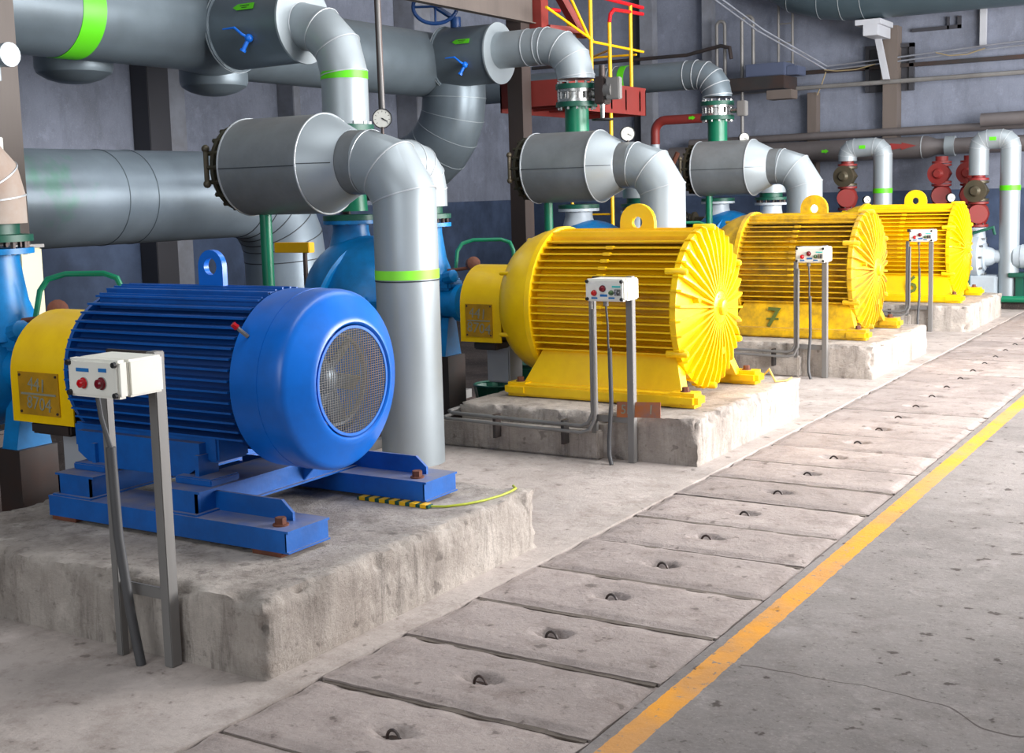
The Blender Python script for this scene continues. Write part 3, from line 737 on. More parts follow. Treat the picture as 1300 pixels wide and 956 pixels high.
def branch(yc, zc, xs, zend, r, lab, green_z=None, n=3, R=.42, seams=True, extra=(), band_x=None, m=silver):
    root = empty('insulated_branch_pipe', ((xs + RX) / 2, yc, zc), lab, 'pipe', 'silver branch pipes')
    pts = elbow((xs, yc, zc), (RX, yc, zc), (RX, yc, zend), min(R, zc - zend - .02), n)
    b = MB(); b.tube(pts, r, m, 40, ring=.006, ringm=seam)
    for x in extra: b.tube([(x - .002, yc, zc), (x, yc, zc), (x + .002, yc, zc)], r + .001, m, 40, ring=.006, ringm=seam)
    b.build('insulation', root)
    if green_z is not None: MB().tube([(RX, yc, green_z - .03), (RX, yc, green_z + .03)], r + .003, lime, 40).build('green_band', root)
    if band_x is not None: MB().tube([(band_x - .05, yc, zc), (band_x + .05, yc, zc)], r + .004, lime, 40).build('green_band', root)
    return root
branch(8.2, 3.17, -7.1, 2.34, .19, 'silver elbow pipe with lime band, coming down above the nearest grey drum', green_z=2.735, extra=(-7.02,))
branch(12.15, 3.33, -7.62, 2.95, .20, 'silver elbow pipe running into the flange by the red platform', extra=(-7.2, -7.05))
branch(16.1, 3.27, -11.2, 2.955, .195, 'long silver branch pipe with lime band along the back of the hall', extra=(-8.12, -8.2, -8.28, -7.05), n=4, band_x=-7.98, m=header_m)

HX, HR, HZ = -8.15, .37, 3.25
root = empty('header_pipe', (HX, 7, HZ - HR), 'large dull insulated header pipe with lime band, running from the upper left', 'pipe')
b = MB(); b.tube([(HX, -1, HZ), (HX, 2.0, HZ), (HX, 4.5, HZ), (HX, 7.9, HZ), (-8.55, 8.9, HZ), (-8.6, 10.4, HZ), (-8.6, 11.9, HZ)], HR, header_m, 56, ring=.005, ringm=seam_d, rings=[1, 2, 5]); b.build('insulation', root)
b = MB(); q = elbow((-8.6, 11.8, HZ), (-8.6, 12.35, HZ), (-8.6, 12.35, 2.75), .44, 4); q2 = elbow((-8.35, 12.35, 3.2), (-8.35, 12.35, 2.07), (-12.1, 12.35, 2.07), .80, 6)
b.lathe([(0, .37), (.5, .37), (.62, .30), (.68, .15)], (-8.6, 11.85, HZ), (0, 1, 0), header_m, 48); b.build('end_cap', root)
MB().tube([(HX, 6.58, HZ), (HX, 6.80, HZ)], HR + .004, lime, 56).build('green_band', root)
root = empty('insulated_drop_pipe', (-8.6, 12.35, 1.6), 'grey segmented drop pipe curving away behind the column', 'pipe')
b = MB(); b.tube([Vector(p) for p in q2[:-1]] + [(-12.15, 12.35, 2.07)], .37, header_m, 48, ring=.004, ringm=silver); b.build('insulation', root)
def sleeve(xs, xe, yc, zc, r, lab, first):
    root = empty('branch_sleeve', ((xs + xe) / 2, yc, zc - r), lab, 'pipe sleeve', 'header branch sleeves')
    b = MB(); b.lathe([(0, r + .02), (.02, r + .02), (.025, r), (xe - xs - .02, r - .01)], (xs, yc, zc), (1, 0, 0), header_m, 56)
    b.tube([(xs - .004, yc, zc), (xs + .006, yc, zc)], r + .026, silver, 56); b.build('shell', root)
    b = MB(); b.lathe([(0, r + .005), (.02, r + .005), (.022, r - .02)], (xe - .02, yc, zc), (1, 0, 0), silver, 56); b.build('end_disc', root)
    # arrow label
    d = norm(Vector((0, -.86, .35))); c = Vector((xs + .42, yc, zc)) + d * (r + .004); V = norm(Vector((0, .35, .86)))
    w = .20; h = .055
    b = MB(); b.prism([(-w * .5 - .03, 0), (-w * .5 + .02, h / 2), (w * .5, h / 2), (w * .5, -h / 2), (-w * .5 + .02, -h / 2)], c, (1, 0, 0), V, d * .003, lime)
    for dz, l in ((.010, .10), (-.008, .06)): b.prism([(-l / 2, dz - .003), (l / 2, dz - .003), (l / 2, dz + .003), (-l / 2, dz + .003)], c + d * .004, (1, 0, 0), V, d * .001, steel_d)
    b.build('flow_arrow', root)
    v = empty('ball_valve', (xs + .46, yc - r * .95, zc - .14), lab.replace('grey sleeve', 'blue ball valve with lever under the flow arrow of the grey sleeve') if 0 else ('blue ball valve on the sleeve nearer the left edge' if first else 'blue ball valve on the sleeve left of the red platform'), 'valve', 'blue ball valves')
    p = Vector((xs + .46, yc - r * .97, zc - .13))
    b = MB(); b.tube([p + Vector((0, .09, .02)), p], .022, bluev, 12); b.ball(p, .036, bluev, 14); b.tube([p, p + Vector((-.045, -.03, -.10))], .018, bluev, 12); b.lathe([(0, .026), (.02, .026)], p + Vector((-.04, -.027, -.09)), (-.4, -.3, -.9), bluev, 8); b.build('body', v)
    b = MB(); b.tube([p, p + Vector((-.03, -.05, .03)), p + Vector((-.09, -.07, .085)), p + Vector((-.20, -.09, .08))], [.012, .012, .010, .006], bluev, 8); b.build('lever', v)
    return root
sleeve(-7.80, -7.02, 8.2, 3.2, .335, 'grey sleeve with white end disc where the elbow with lime band leaves the header', True)
sleeve(-8.30, -7.58, 12.15, 3.30, .335, 'grey sleeve with white end disc left of the red platform', False)
# blue wheel above second sleeve
b = MB(); b.tube([(-8.30 + .22 * math.cos(a * PI / 14), 11.95 + .12 * math.cos(a * PI / 14), 3.86 + .19 * math.sin(a * PI / 14)) for a in range(29)], .022, bluewheel, 10)
b.tube([(-8.52, 11.83, 3.86), (-8.08, 12.07, 3.86)], .014, bluewheel, 8); b.tube([(-8.3, 11.95, 3.67), (-8.3, 11.95, 4.05)], .014, bluewheel, 8); b.tube([(-8.3, 11.95, 3.86), (-8.2, 12.25, 3.72)], .03, bluewheel, 10); b.lathe([(0, .06), (.12, .06)], (-8.13, 12.1, 3.62), (0, 0, 1), bluewheel, 12)
tag(b.build('hand_wheel'), 'dark blue hand wheel above the sleeve by the red platform', 'hand wheel')
# stubs running from header back to the wall
for y, z, l in ((7.15, 2.74, 'dished pipe end bulging under the header near the left edge'), (8.75, 2.72, 'dished pipe end under the header below the first grey sleeve')):
    b = MB(); b.lathe([(0, .02), (.01, .12), (.04, .22), (.09, .30), (.13, .315), (.5, .315)], (-8.62, y, z), (0, 0, 1), header_m, 40); tag(b.build('dished_pipe_end'), l, 'pipe end', 'dished ends under the header')
# lower large pipe
root = empty('suction_main', (-8.2, 6, 1.4), 'large blue grey insulated pipe behind the blue motor bending down', 'pipe')
b = MB(); q = elbow((-8.2, -1, 1.80), (-8.2, 9.15, 1.80), (-8.2, 9.15, -.12), .62, 5)
b.tube(q, .385, header_b, 56, ring=.005, ringm=seam_d); 
for y in (6.95, 7.25): b.tube([(-8.2, y - .002, 1.8), (-8.2, y, 1.8), (-8.2, y + .002, 1.8)], .386, header_b, 56, ring=.004, ringm=header_m)
b.build('insulation', root)

# ---------------------------------------------------------------- drums with drop pipes
def drum(yc, lab, k):
    zc = 1.975; r = .332
    root = empty('insulated_drum', (-5.9, yc, .0), lab, 'pipe drum', 'grey insulated drums')
    b = MB(); b.tube([(-6.19, yc, zc), (-5.50, yc, zc)], r, silver_d, 56); 
    b.tube([(-6.19, yc, zc), (-6.186, yc, zc), (-6.182, yc, zc)], r, silver_d, 56, ring=.007, ringm=seam)
    T = Matrix.Translation((-5.845, yc, zc)) @ Matrix.Rotation(math.radians(2), 4, 'X')
    b.box(-.345, .345, -r - .003, -r + .004, -.003, .003, seam_d, 0, T); b.build('drum_shell', root)
    b = MB(); b.lathe([(0, r), (.22, .222), (.225, .215)], (-5.50, yc, zc), (1, 0, 0), silver, 56, caps=False)
    b.tube([(-5.504, yc, zc), (-5.5, yc, zc), (-5.496, yc, zc)], r + .001, silver, 56, ring=.007, ringm=seam); b.prism([(0, -.003), (0, .003), (.21, .003), (.21, -.003)], (-5.5, yc - r - .002, zc), (1, .5, 0), (0, 0, 1), (0, .008, 0), seam_d)
    b.build('cone', root)
    b = MB(); q = elbow((-5.17, yc, zc), (-4.875, yc, zc), (-4.875, yc, 0.0), .215, 2)
    rr = .207
    b.tube([(-5.30, yc, zc), (-5.285, yc, zc), (-5.16, yc, zc)], rr + .004, silver_d, 48, ring=.006, ringm=seam)
    q = [Vector((-5.29, yc, zc)), Vector((-5.15, yc, zc)), Vector((-4.985, yc, zc - .055)), Vector((-4.875, yc, zc - .23)), Vector((-4.875, yc, zc - .81)), Vector((-4.875, yc, 0))]
    b.tube(q, rr, silver, 48, ring=.005, ringm=seam, rings=[1, 2, 3]); 
    b.tube([(-4.875, yc, 1.20), (-4.875, yc, 1.205), (-4.875, yc, 1.21)], rr, silver, 48, ring=.004, ringm=seam_d)
    b.build('drop_pipe', root)
    if k == 0: MB().tube([(-4.875, yc, 1.215), (-4.875, yc, 1.275)], rr + .003, lime_l, 48).build('green_band', root)
    b = MB(); b.lathe([(0, .26), (.03, .30), (.06, .30), (.065, .25), (.13, .25)], (-6.32, yc, zc), (1, 0, 0), flange_d, 40); b.bolts((-6.275, yc, zc), (1, 0, 0), .285, 18, flange_d, .045, .018)
    b.tube([(-6.33, yc - .29, zc + .13), (-6.33, yc - .29, zc - .11)], .018, brass, 10)
    for dz in (.13, -.11): b.ball((-6.33, yc - .29, zc + dz), .028, brass, 10)
    b.build('blind_flange', root)
    b = MB(); b.tube([(-6.08, yc, 0), (-6.08, yc, zc - r + .02)], .042, green, 20); b.build('support_post', root)
    return root
d1 = drum(6.6, 'nearest grey insulated drum with segmented elbow and lime banded drop pipe', 0)
d2 = drum(10.55, 'second grey insulated drum behind the nearest yellow motor', 1)
d3 = drum(14.5, 'third grey insulated drum above the yellow motor marked 7', 2)
# suction elbows from each pump joining the drum pipe
for k, l in ((-1, 'dirty wrapped suction elbow at the left edge above the blue pump'), (0, 'silver suction elbow just behind the first vertical pipe'), (1, 'dark silver suction elbow behind the second drum'), (2, 'silver suction elbow with green flange behind the third drum')):
    yc = 8.2 + PITCH * k
    root = empty('suction_elbow', (-5.87, yc, 1.53), l, 'pipe', 'suction elbows')
    b = MB(); b.tube(elbow((-5.87, yc - .75, 1.99), (-5.87, yc, 1.99), (-5.87, yc, 1.66), .2, 3), .19, silver if k != -1 else greystone, 36, ring=.005, ringm=seam); b.build('insulation', root)
    b = MB(); b.lathe([(0, .215), (.035, .215), (.04, .15), (.12, .15)], (-5.87, yc, 1.565), (0, 0, 1), green_d, 32); b.build('flange', root)
# pressure gauges
def gauge(x, y, z, lab, r=.062, tubes=False, stem=None):
    root = empty('pressure_gauge', (x, y, z), lab, 'gauge', 'pressure gauges')
    n = norm(Vector((.62, -.78, 0)))
    b = MB(); b.lathe([(-.045, r * .98), (.0, r), (.008, r), (.008, r * .92), (.001, r * .92)], (x, y, z), n, black, 32); b.tube([(x, y, z - r - .09 if stem is None else stem), (x, y, z - r + .01)], .010, steel_d, 8); b.build('case', root)
    b = MB(); b.lathe([(.0, r * .91), (.0045, r * .91)], (x, y, z), n, gauge_w, 32); b.build('dial', root)
    U = Vector((-n.y, n.x, 0)); c = Vector((x, y, z)) + n * .006; b = MB()
    b.prism([(-.004, -.004), (.004, -.004), (.002, .04), (-.002, .04)], c, norm(U * .5 + Vector((0, 0, 1)) * .86), norm(U * .86 - Vector((0, 0, 1)) * .5), n * .002, black)
    for i in range(9):
        a = math.radians(-40 + i * 32.5); dd = U * math.cos(a) + Vector((0, 0, 1)) * math.sin(a); pp = U * -math.sin(a) + Vector((0, 0, 1)) * math.cos(a)
        b.prism([(.040, -.0015), (.050, -.0015), (.050, .0015), (.040, .0015)], c - n * .002, dd, pp, n * .001, black)
    b.build('needle', root)
    if tubes:
        b = MB(); b.tube([(x - .015, y + .03, z + r * .6), (x - .03, y + .04, z + .5), (x - .05, y + .06, z + 1.5)], .012, steel_g, 10); b.tube([(x - .045, y + .06, z + r * .6), (x - .06, y + .07, z + 1.5)], .022, steel_d, 10); b.build('capillary_tube', root)
gauge(-5.03, 6.6, 2.25, 'white dial gauge on the first elbow with a long tube rising', .064, True)
gauge(-5.22, 10.55, 2.26, 'white dial gauge on the second drum elbow', .068)
gauge(-5.62, 14.5, 2.33, 'white dial gauge on the third drum')

# ---------------------------------------------------------------- control stands
def stand(yo, lab, k):
    root = empty('control_stand', (-3.63, 3.18 + yo, 0), lab, 'control stand', 'push button control stands')
    Y = yo
    b = MB(); b.box(-3.572, -3.527, 3.20 + Y, 3.25 + Y, 0, 1.205, steel_g, .003); b.build('post', root)
    b = MB(); b.box(-3.835, -3.80, 3.20 + Y, 3.235 + Y, 0, 1.06, steel_g, .003); b.build('post', root)
    b = MB(); b.box(-3.83, -3.53, 3.235 + Y, 3.255 + Y, 1.165, 1.20, steel_d, .003); b.build('cross_bar', root)
    b = MB(); b.box(-3.80, -3.575, 3.215 + Y, 3.23 + Y, .255, .30, steel_g, .003); b.build('cross_bar', root)
    x0, x1, y0, y1, z0, z1 = -3.745, -3.475, 2.985 + Y, 3.195 + Y, 1.065, 1.20
    b = MB(); b.box(x0, x1, y0 + .05, y1, z0, z1, white, .008); b.box(x0, x1, y0, y0 + .047, z0 - .002, z1 + .002, white, .010); b.build('enclosure', root)
    for px_ in (x0 + .015, x1 - .015):
        for pz in (z0 + .013, z1 - .013): MB().lathe([(0, .011), (.012, .010)], (px_, y0, pz), (0, -1, 0), black, 12).build('screw_cap', root)
    def btn(x, z, r, m, name):
        b = MB(); b.lathe([(0, r * 1.25), (.006, r * 1.25), (.007, r), (.022, r * .95), (.027, r * .6)], (x, y0, z), (0, -1, 0), m, 20)
        b.lathe([(0, r * 1.3), (.005, r * 1.3)], (x, y0, z), (0, -1, 0), chrome, 20); return b.build(name, root)
    def lab_(x, z, w, h, m): return MB().box(x - w / 2, x + w / 2, y0 - .003, y0, z - h / 2, z + h / 2, m).build('label_strip', root)
    if k == 0:
        btn(x0 + .09, 1.115, .016, redlens, 'indicator_lamp'); btn(x0 + .185, 1.118, .018, darkred, 'indicator_lamp')
        lab_(x0 + .085, 1.162, .065, .013, strip); lab_(x0 + .19, 1.165, .04, .013, strip)
    else:
        btn(x0 + .065, 1.115, .015, redlens, 'indicator_lamp'); btn(x0 + .125, 1.143, .017, darkred, 'indicator_lamp'); btn(x0 + .185, 1.118, .013, greenlens, 'push_button')
        b = MB(); b.box(x0 + .205, x0 + .25, y0 - .006, y0, 1.10, 1.14, steel_g, .002); b.lathe([(0, .015), (.02, .013)], (x0 + .227, y0 - .005, 1.12), (0, -1, 0), black, 14); b.box(x0 + .222, x0 + .232, y0 - .03, y0 - .02, 1.105, 1.135, chrome); b.build('selector_switch', root)
        lab_(x0 + .065, 1.083, .042, .010, strip); lab_(x0 + .13, 1.10, .05, .014, strip); lab_(x0 + .185, 1.085, .042, .010, strip); lab_(x0 + .218, 1.156, .058, .010, strip_c)
    b = MB()
    if k == 0:
        b.tube([(-3.78, 3.14, 1.055), (-3.775, 3.15, .95), (-3.74, 3.16, .82)], .009, rubber, 8)
        b.tube([(-3.745, 3.16, .84), (-3.735, 3.16, .5), (-3.70, 3.165, .2), (-3.665, 3.17, 0)], .019, rubber, 12)
    else:
        b.lathe([(0, .017), (.03, .017)], (-3.66, 3.10 + Y, 1.025), (0, 0, 1), steel_g, 12)
        b.tube([(-3.66, 3.10 + Y, 1.03), (-3.655, 3.11 + Y, .9), (-3.665, 3.13 + Y, .78), (-3.66, 3.15 + Y, .6)], .007, rubber, 8)
        b.tube([(-3.66, 3.14 + Y, .75), (-3.66, 3.15 + Y, .4), (-3.675, 3.14 + Y, .15), (-3.665, 3.12 + Y, .06), (-3.64, 3.10 + Y, 0)], .014, rubber, 12)
    b.build('cable', root)
    if k:
        c = empty('cable_conduit', (-4.3, 3.13 + Y, .22), ['', 'pair of steel conduits bent up to the control box at the nearest yellow motor', 'steel conduit along the plinth of the motor marked 7', 'steel conduit along the farthest plinth'][k], 'conduit', 'steel conduits')
        b = MB()
        xL = -4.93
        b.tube([(xL, 3.5 + Y, .262), (xL, 3.16 + Y, .255), (xL + .05, 3.125 + Y, .25), (-3.87, 3.125 + Y, .235), (-3.82, 3.13 + Y, .255), (-3.79, 3.135 + Y, .32), (-3.79, 3.14 + Y, 1.05)], .013, steel_g, 10)
        b.tube([(xL - .03, 3.5 + Y, .225), (xL - .03, 3.13 + Y, .215), (xL + .02, 3.10 + Y, .212), (-3.86, 3.10 + Y, .195), (-3.80, 3.11 + Y, .215), (-3.765, 3.12 + Y, .29), (-3.765, 3.125 + Y, 1.0)], .011, steel_g, 10)
        b.build('tubes', c)
        for xx in (-4.55, -4.02): MB().box(xx, xx + .022, 3.12 + Y, 3.19 + Y, .10, .26, steel_d).build('bracket', c)
stand(0, 'control stand with white box and two red lamps before the blue motor', 0)
stand(PITCH, 'control stand with white box before the nearest yellow motor', 1)
stand(2 * PITCH, 'control stand with white box before the motor marked 7', 2)
stand(3 * PITCH, 'control stand with white box before the farthest yellow motor', 3)
# leaning rusty number plate
root = empty('number_plate', (-3.5, 7.17, .30), 'rusty orange steel plate with faded digits leaning on the second plinth', 'plate')
T = Matrix.Translation((-3.5, 7.16, .30)) @ Matrix.Rotation(math.radians(-3), 4, 'Y') @ Matrix.Rotation(math.radians(-10), 4, 'X')
b = MB(); b.box(-.155, .155, 0, .006, 0, .10, rust_o, .001, T); b.build('plate', root)
for s_, x_ in (('5F', -.085), ('1', .09)): text(s_, .085, T @ Vector((x_, -.003, .048)), (1, 0, .05), (0, .17, 1), chalk, 'digits', root, .001)

# ---------------------------------------------------------------- oddments round the plinths
b = MB()
for i in range(5): b.box(-3.90 + i * .052, -3.876 + i * .052, 4.545, 4.547, .302, .318, yrail) if 0 else None
root = empty('cable_cover_strip', (-3.57, 4.665, .30), 'yellow and green striped strip under the far blue beam', 'strip')
b = MB(); b.box(-3.78, -3.36, 4.645, 4.685, .301, .316, green_d)
for i in range(7): b.box(-3.765 + i * .06, -3.732 + i * .06, 4.642, 4.688, .3005, .318, yrail)
b.build('strip', root)
b = MB(); b.tube([(-3.37, 4.67, .306), (-3.30, 4.70, .306), (-3.24, 4.78, .306), (-3.20, 4.88, .306), (-3.18, 4.99, .306), (-3.175, 5.08, .308), (-3.19, 5.15, .306), (-3.23, 5.19, .306)], .006, earth, 8); tag(b.build('earth_cable'), 'thin yellow green earth cable on the corner of the first plinth', 'cable')
b = MB(); b.tube([(-3.30, 8.86, .34), (-3.24, 8.84, .40), (-3.2, 8.86, .31), (-3.14, 8.95, .308), (-3.16, 9.1, .306)], .007, copper, 8); tag(b.build('earth_cable'), 'thin yellow wire looping at the far foot of the nearest yellow motor', 'cable')
b = MB(); b.tube([(-5.50, 7.80, .86), (-5.52, 7.74, .6), (-5.50, 7.68, .35), (-5.38, 7.62, .02)], .008, copper, 8); tag(b.build('loose_wire'), 'pale yellow wire hanging left of the nearest yellow guard', 'wire')
# bins
def bucket(x, y, lab, m=green_d, s=1.0):
    root = empty('waste_bucket', (x, y, -.12 if x < -5.35 else 0), lab, 'bucket'); z = root.location.z
    if x > -5.35 and 5.2 < y: pass
    b = MB(); n = 22; k = b.mi(m); rows = []
    for t, rr in ((0, .11 * s), (.30 * s, .17 * s)):
        rows.append([b.bm.verts.new((x + rr * (1 + .08 * (j % 2)) * math.cos(2 * PI * j / n), y + rr * (1 + .08 * (j % 2)) * math.sin(2 * PI * j / n), z + t)) for j in range(n)])
    for j in range(n): b.face([rows[0][j], rows[0][(j + 1) % n], rows[1][(j + 1) % n], rows[1][j]], k)
    b.face(rows[0], k); b.build('bucket_wall', root, ang=10)
    b = MB(); b.tube([(x + .175 * s * math.cos(a * PI / 12), y + .175 * s * math.sin(a * PI / 12), z + .30 * s) for a in range(25)], .010, m, 6); b.build('rim', root)
    return root
bucket(-5.55, 8.68, 'dark green ribbed bucket under the nearest yellow guard')
b = MB(); b.box(-5.30, -5.08, 8.5, 8.72, 0, .36, green, .015); b.box(-5.29, -5.09, 8.51, 8.71, .36, .38, green_d, .005); tag(b.build('oil_can'), 'square green can beside the ribbed bucket', 'can')
bucket(-3.62, 16.78, 'small green bucket on the farthest plinth', green, .55).location = (-3.62, 16.78, .30)
# steel edging channels and pit plates left of the plinths
for i, (x, y0, y1, l) in enumerate(((-6.25, 1.0, 5.6, 'pale steel channel on the pit floor at the left edge'), (-5.42, 1.0, 3.9, 'pale steel kerb channel against the first plinth'), (-6.3, 6.0, 9.4, 'steel channel on the pit floor below the blue domed pump'), (-5.42, 5.3, 7.2, 'steel kerb channel left of the second plinth'))):
    b = MB(); b.box(x - .035, x + .035, y0, y1, .035 if x > -6 else -.02, .05 if x > -6 else -.005, steel_g); b.box(x - .035, x - .027, y0, y1, -.12, .035, steel_g); b.box(x + .027, x + .035, y0, y1, -.12, .035 if x > -6 else -.02, steel_g)
    tag(b.build('steel_channel'), l, 'steel channel', 'pit edge channels')
b = MB(); b.box(-6.2, -5.47, 1.0, 5.2, -.12, -.06, brown_fl, .004); tag(b.build('floor_plate'), 'brown floor plate left of the first plinth', 'plate', 'brown floor plates')
b = MB(); b.box(-6.2, -5.47, 5.4, 9.3, -.12, -.06, brown_fl, .004); tag(b.build('floor_plate'), 'brown floor plate left of the second plinth', 'plate', 'brown floor plates')
b = MB(); b.tube([(-7.6, 4.0, .02), (-6.05, 4.0, .02)], .05, green, 16); b.lathe([(0, .075), (.03, .075)], (-6.07, 4.0, .02), (1, 0, 0), green_d, 16); tag(b.build('drain_pipe'), 'short green capped pipe low at the left edge', 'pipe')
b = MB(); b.tube([(-7.4, 7.5, -.08), (-5.9, 7.55, -.08)], .03, green, 12); b.tube([(-5.95, 7.55, -.08), (-5.95, 7.55, .14)], .03, green, 12); tag(b.build('drain_pipe'), 'thin green pipe low right of the first vertical pipe', 'pipe')
# cream cabinet behind first pump, yellow handle behind domed pump
b = MB(); b.box(-6.62, -6.42, 4.84, 5.0, 1.05, 1.50, cream, .01); b.box(-6.67, -6.62, 4.83, 5.01, 1.05, 1.5, rust, .004); b.box(-6.60, -6.44, 4.86, 4.98, -.12, 1.05, steel_d); b.box(-6.66, -6.40, 4.78, 5.0, 1.5, 1.52, steel_g); tag(b.build('electrical_cabinet'), 'narrow cream cabinet behind the pump at the left edge', 'cabinet')
b = MB(); b.box(-7.62, -7.22, 8.36, 8.44, 1.28, 1.37, yrail, .006); b.tube([(-7.3, 8.4, 1.3), (-7.3, 8.4, -.12)], .02, steel_d, 8); tag(b.build('yellow_stop'), 'yellow bar end left of the blue domed pump', 'bar')

# ---------------------------------------------------------------- structural steel, platform
def column(x, y, w, z0, z1, m, lab, name='steel_column'):
    b = MB(); t = .014
    b.box(x - w / 2, x + w / 2, y - w / 2, y - w / 2 + t, z0, z1, m); b.box(x - w / 2, x + w / 2, y + w / 2 - t, y + w / 2, z0, z1, m); b.box(x + w / 2 - t, x + w / 2, y - w / 2 + t, y + w / 2 - t, z0, z1, m)
    b.box(x - w / 2 - .06, x + w / 2 + .06, y - w / 2 - .06, y + w / 2 + .06, z0, z0 + .02, m); return tag(b.build(name), lab, 'column')
column(-7.62, 5.66, .20, -.12, 8, steel_col, 'brown grey steel column at the left edge of the photo')
column(-7.75, 12.83, .20, -.12, 4.0, steel_br, 'brown grey steel column left of the second drum')
b = MB(); b.box(-7.66, -7.56, -1, 12.93, 3.70, 3.71, steel_col); b.box(-7.62, -7.605, -1, 12.93, 3.70, 4.05, steel_col); b.box(-7.66, -7.56, -1, 12.93, 4.04, 4.05, steel_col)
bo = b.build('roof_beam'); bo['kind'] = 'thing'; tag(bo, 'long grey steel beam running over the header pipe', 'beam')
b = MB(); b.box(-7.85, -7.50, 12.95, 13.12, 3.60, 3.98, red, .004); b.prism([(0, 0), (.10, 0), (.62, -.62), (.50, -.62)], (-7.55, 13.15, 4.2), (.3, .95, 0), (0, 0, 1), (.10, -.03, 0), red); b.prism([(0, 0), (.55, 0), (.55, .07), (0, .07)], (-7.55, 13.1, 3.62), (.3, .95, 0), (0, 0, 1), (.10, -.03, 0), red)
tag(b.build('steel_bracket'), 'red angled steel bracket on top of the column', 'bracket')
root = empty('access_platform', (-7.5, 14, 2.7), 'red steel access platform with yellow railing and ladder', 'platform')
b = MB(); b.box(-8.1, -7.2, 12.96, 15.10, 3.02, 3.05, red); b.box(-7.22, -7.2, 12.96, 15.10, 2.70, 3.02, red); b.box(-8.1, -8.08, 12.96, 15.1, 2.7, 3.02, red); b.box(-8.1, -7.2, 15.08, 15.10, 2.7, 3.02, red); b.box(-8.1, -7.2, 12.96, 12.98, 2.75, 3.02, red)
for i in range(5): b.box(-8.1, -7.2, 13.3 + i * .4, 13.34 + i * .4, 2.75, 3.0, red)
b.build('deck', root)
for y, zt in ((13.66, 5.0), (14.15, 3.80), (14.74, 4.07)): MB().tube([(-7.23, y, 3.05 if y != 14.15 else 1.2), (-7.23, y, zt)], .024, yrail, 12).build('rail_post', root)
MB().tube([(-7.23, 13.0, 4.08), (-7.23, 15.1, 4.08)], .024, red_b, 12).build('hand_rail', root)
MB().tube([(-7.23, 14.15, 3.80), (-7.23, 14.18, 3.90), (-7.23, 14.28, 3.97), (-7.23, 15.1, 4.0)], .024, red_b, 12).build('hand_rail', root)
MB().tube([(-7.9, 14.1, 4.0), (-8.2, 13.0, 4.02)], .024, red_b, 12).build('hand_rail', root)
MB().tube([(-7.23, 13.68, 3.53), (-7.23, 15.1, 3.52)], .016, yrail, 10).build('mid_rail', root)
MB().tube([(-7.23, 14.15, 3.47), (-7.9, 14.9, 3.48), (-7.23, 14.9, 3.47)], .014, yrail, 10).build('mid_rail', root)
MB().tube([(-7.23, 12.6, 3.82), (-7.23, 13.7, 3.55)], .016, yrail, 10).build('brace', root)
MB().tube([(-7.23, 12.95, 4.2), (-7.23, 13.62, 3.56)], .018, yrail, 10).build('brace', root)
MB().tube([(-7.5, 13.6, 3.05), (-7.5, 13.6, 3.95)], .022, yrail, 10).build('rail_post', root)
MB().tube([(-7.8, 14.15, 1.2), (-7.8, 14.15, 2.75)], .02, yrail, 10).build('rail_post', root)
for z in (1.45, 1.75, 2.05, 2.35): MB().tube([(-7.8, 14.15, z), (-7.23, 14.15, z)], .012, yrail, 8).build('ladder_rung', root)
# dark steel bracket pack on the left wall, and small wall hook
b = MB(); b.tube([(-12.15, 14.9, 1.52), (-12.05, 14.9, 1.52), (-12.05, 14.9, 1.30), (-12.1, 15.0, 1.28)], .03, steel_d, 8); tag(b.build('wall_hook'), 'small dark hook on the wall between first and second pipe', 'hook')

b = MB(); b.tube([(-7.9, 5.46, 2.74), (-7.20, 5.46, 2.74)], .075, silver, 20); b.tube([(-7.24, 5.46, 2.74), (-7.194, 5.46, 2.74)], .080, silver, 20); b.tube([(-7.35, 5.46, 2.70), (-7.35, 5.46, 2.58)], .03, silver, 10); tag(b.build('pipe_stub'), 'short bright pipe end in front of the column at the left edge', 'pipe')
b = MB(); b.box(-7.515, -7.49, 5.42, 5.58, 2.10, 2.22, white, .006); tag(b.build('junction_box'), 'small white box on the column at the left edge', 'box')
# ---------------------------------------------------------------- end wall
def rod(pts, r, m, lab, name, cat, seg=20, ring=None, rm=None, rings=None, grp=None): 
    return tag(MB().tube(pts, r, m, seg, ring=ring, ringm=rm, rings=rings).build(name), lab, cat, grp)
Y9 = 19.72
rod([(-8.6, Y9, 2.49), (-1.2, Y9, 2.56), (2.5, Y9, 2.59)], .062, graypipe, 'thin dusty pipe along the end wall above the thick one', 'wall_pipe', 'pipe')
rod([(-3.9, 19.5, 2.62), (2.5, 19.5, 2.70)], .10, graypipe, 'dusty pipe at the right edge by the topmost silver elbow', 'wall_pipe', 'pipe')
root = empty('wall_pipe', (-6, 19.6, 2.26), 'thick dark grey pipe with red arrow along the end wall', 'pipe')
b = MB(); b.tube([(-8.9, 19.6, 2.265), (-4.75, 19.6, 2.265), (-4.68, 19.6, 2.265), (-4.55, 19.6, 2.265), (-4.0, 19.6, 2.265), (-3.3, 19.6, 2.265)], [.165, .165, .165, .12, .12, .12], graypipe, 32, ring=.006, ringm=seam, rings=[1]); b.tube([(-4.42, 19.6, 2.265), (-4.28, 19.6, 2.265)], .15, silver, 32); b.build('pipe', root)
b = MB(); b.prism([(-.22, -.05), (-.22, .05), (-.05, .03), (-.05, .055), (.17, 0), (-.05, -.055), (-.05, -.03)], (-4.98, 19.43, 2.29), (1, 0, 0), (0, .2, 1), (0, -.003, 0), red_v); b.build('flow_arrow', root)
for x in (-6.2, -5.9): 
    b = MB(); b.prism([(-.06, -.02), (-.06, .02), (0, .02), (0, .035), (.05, 0), (0, -.035), (0, -.02)], (x, 19.432, 2.26), (1, 0, 0), (0, 0, 1), (0, -.003, 0), lime); b.build('flow_arrow', root)
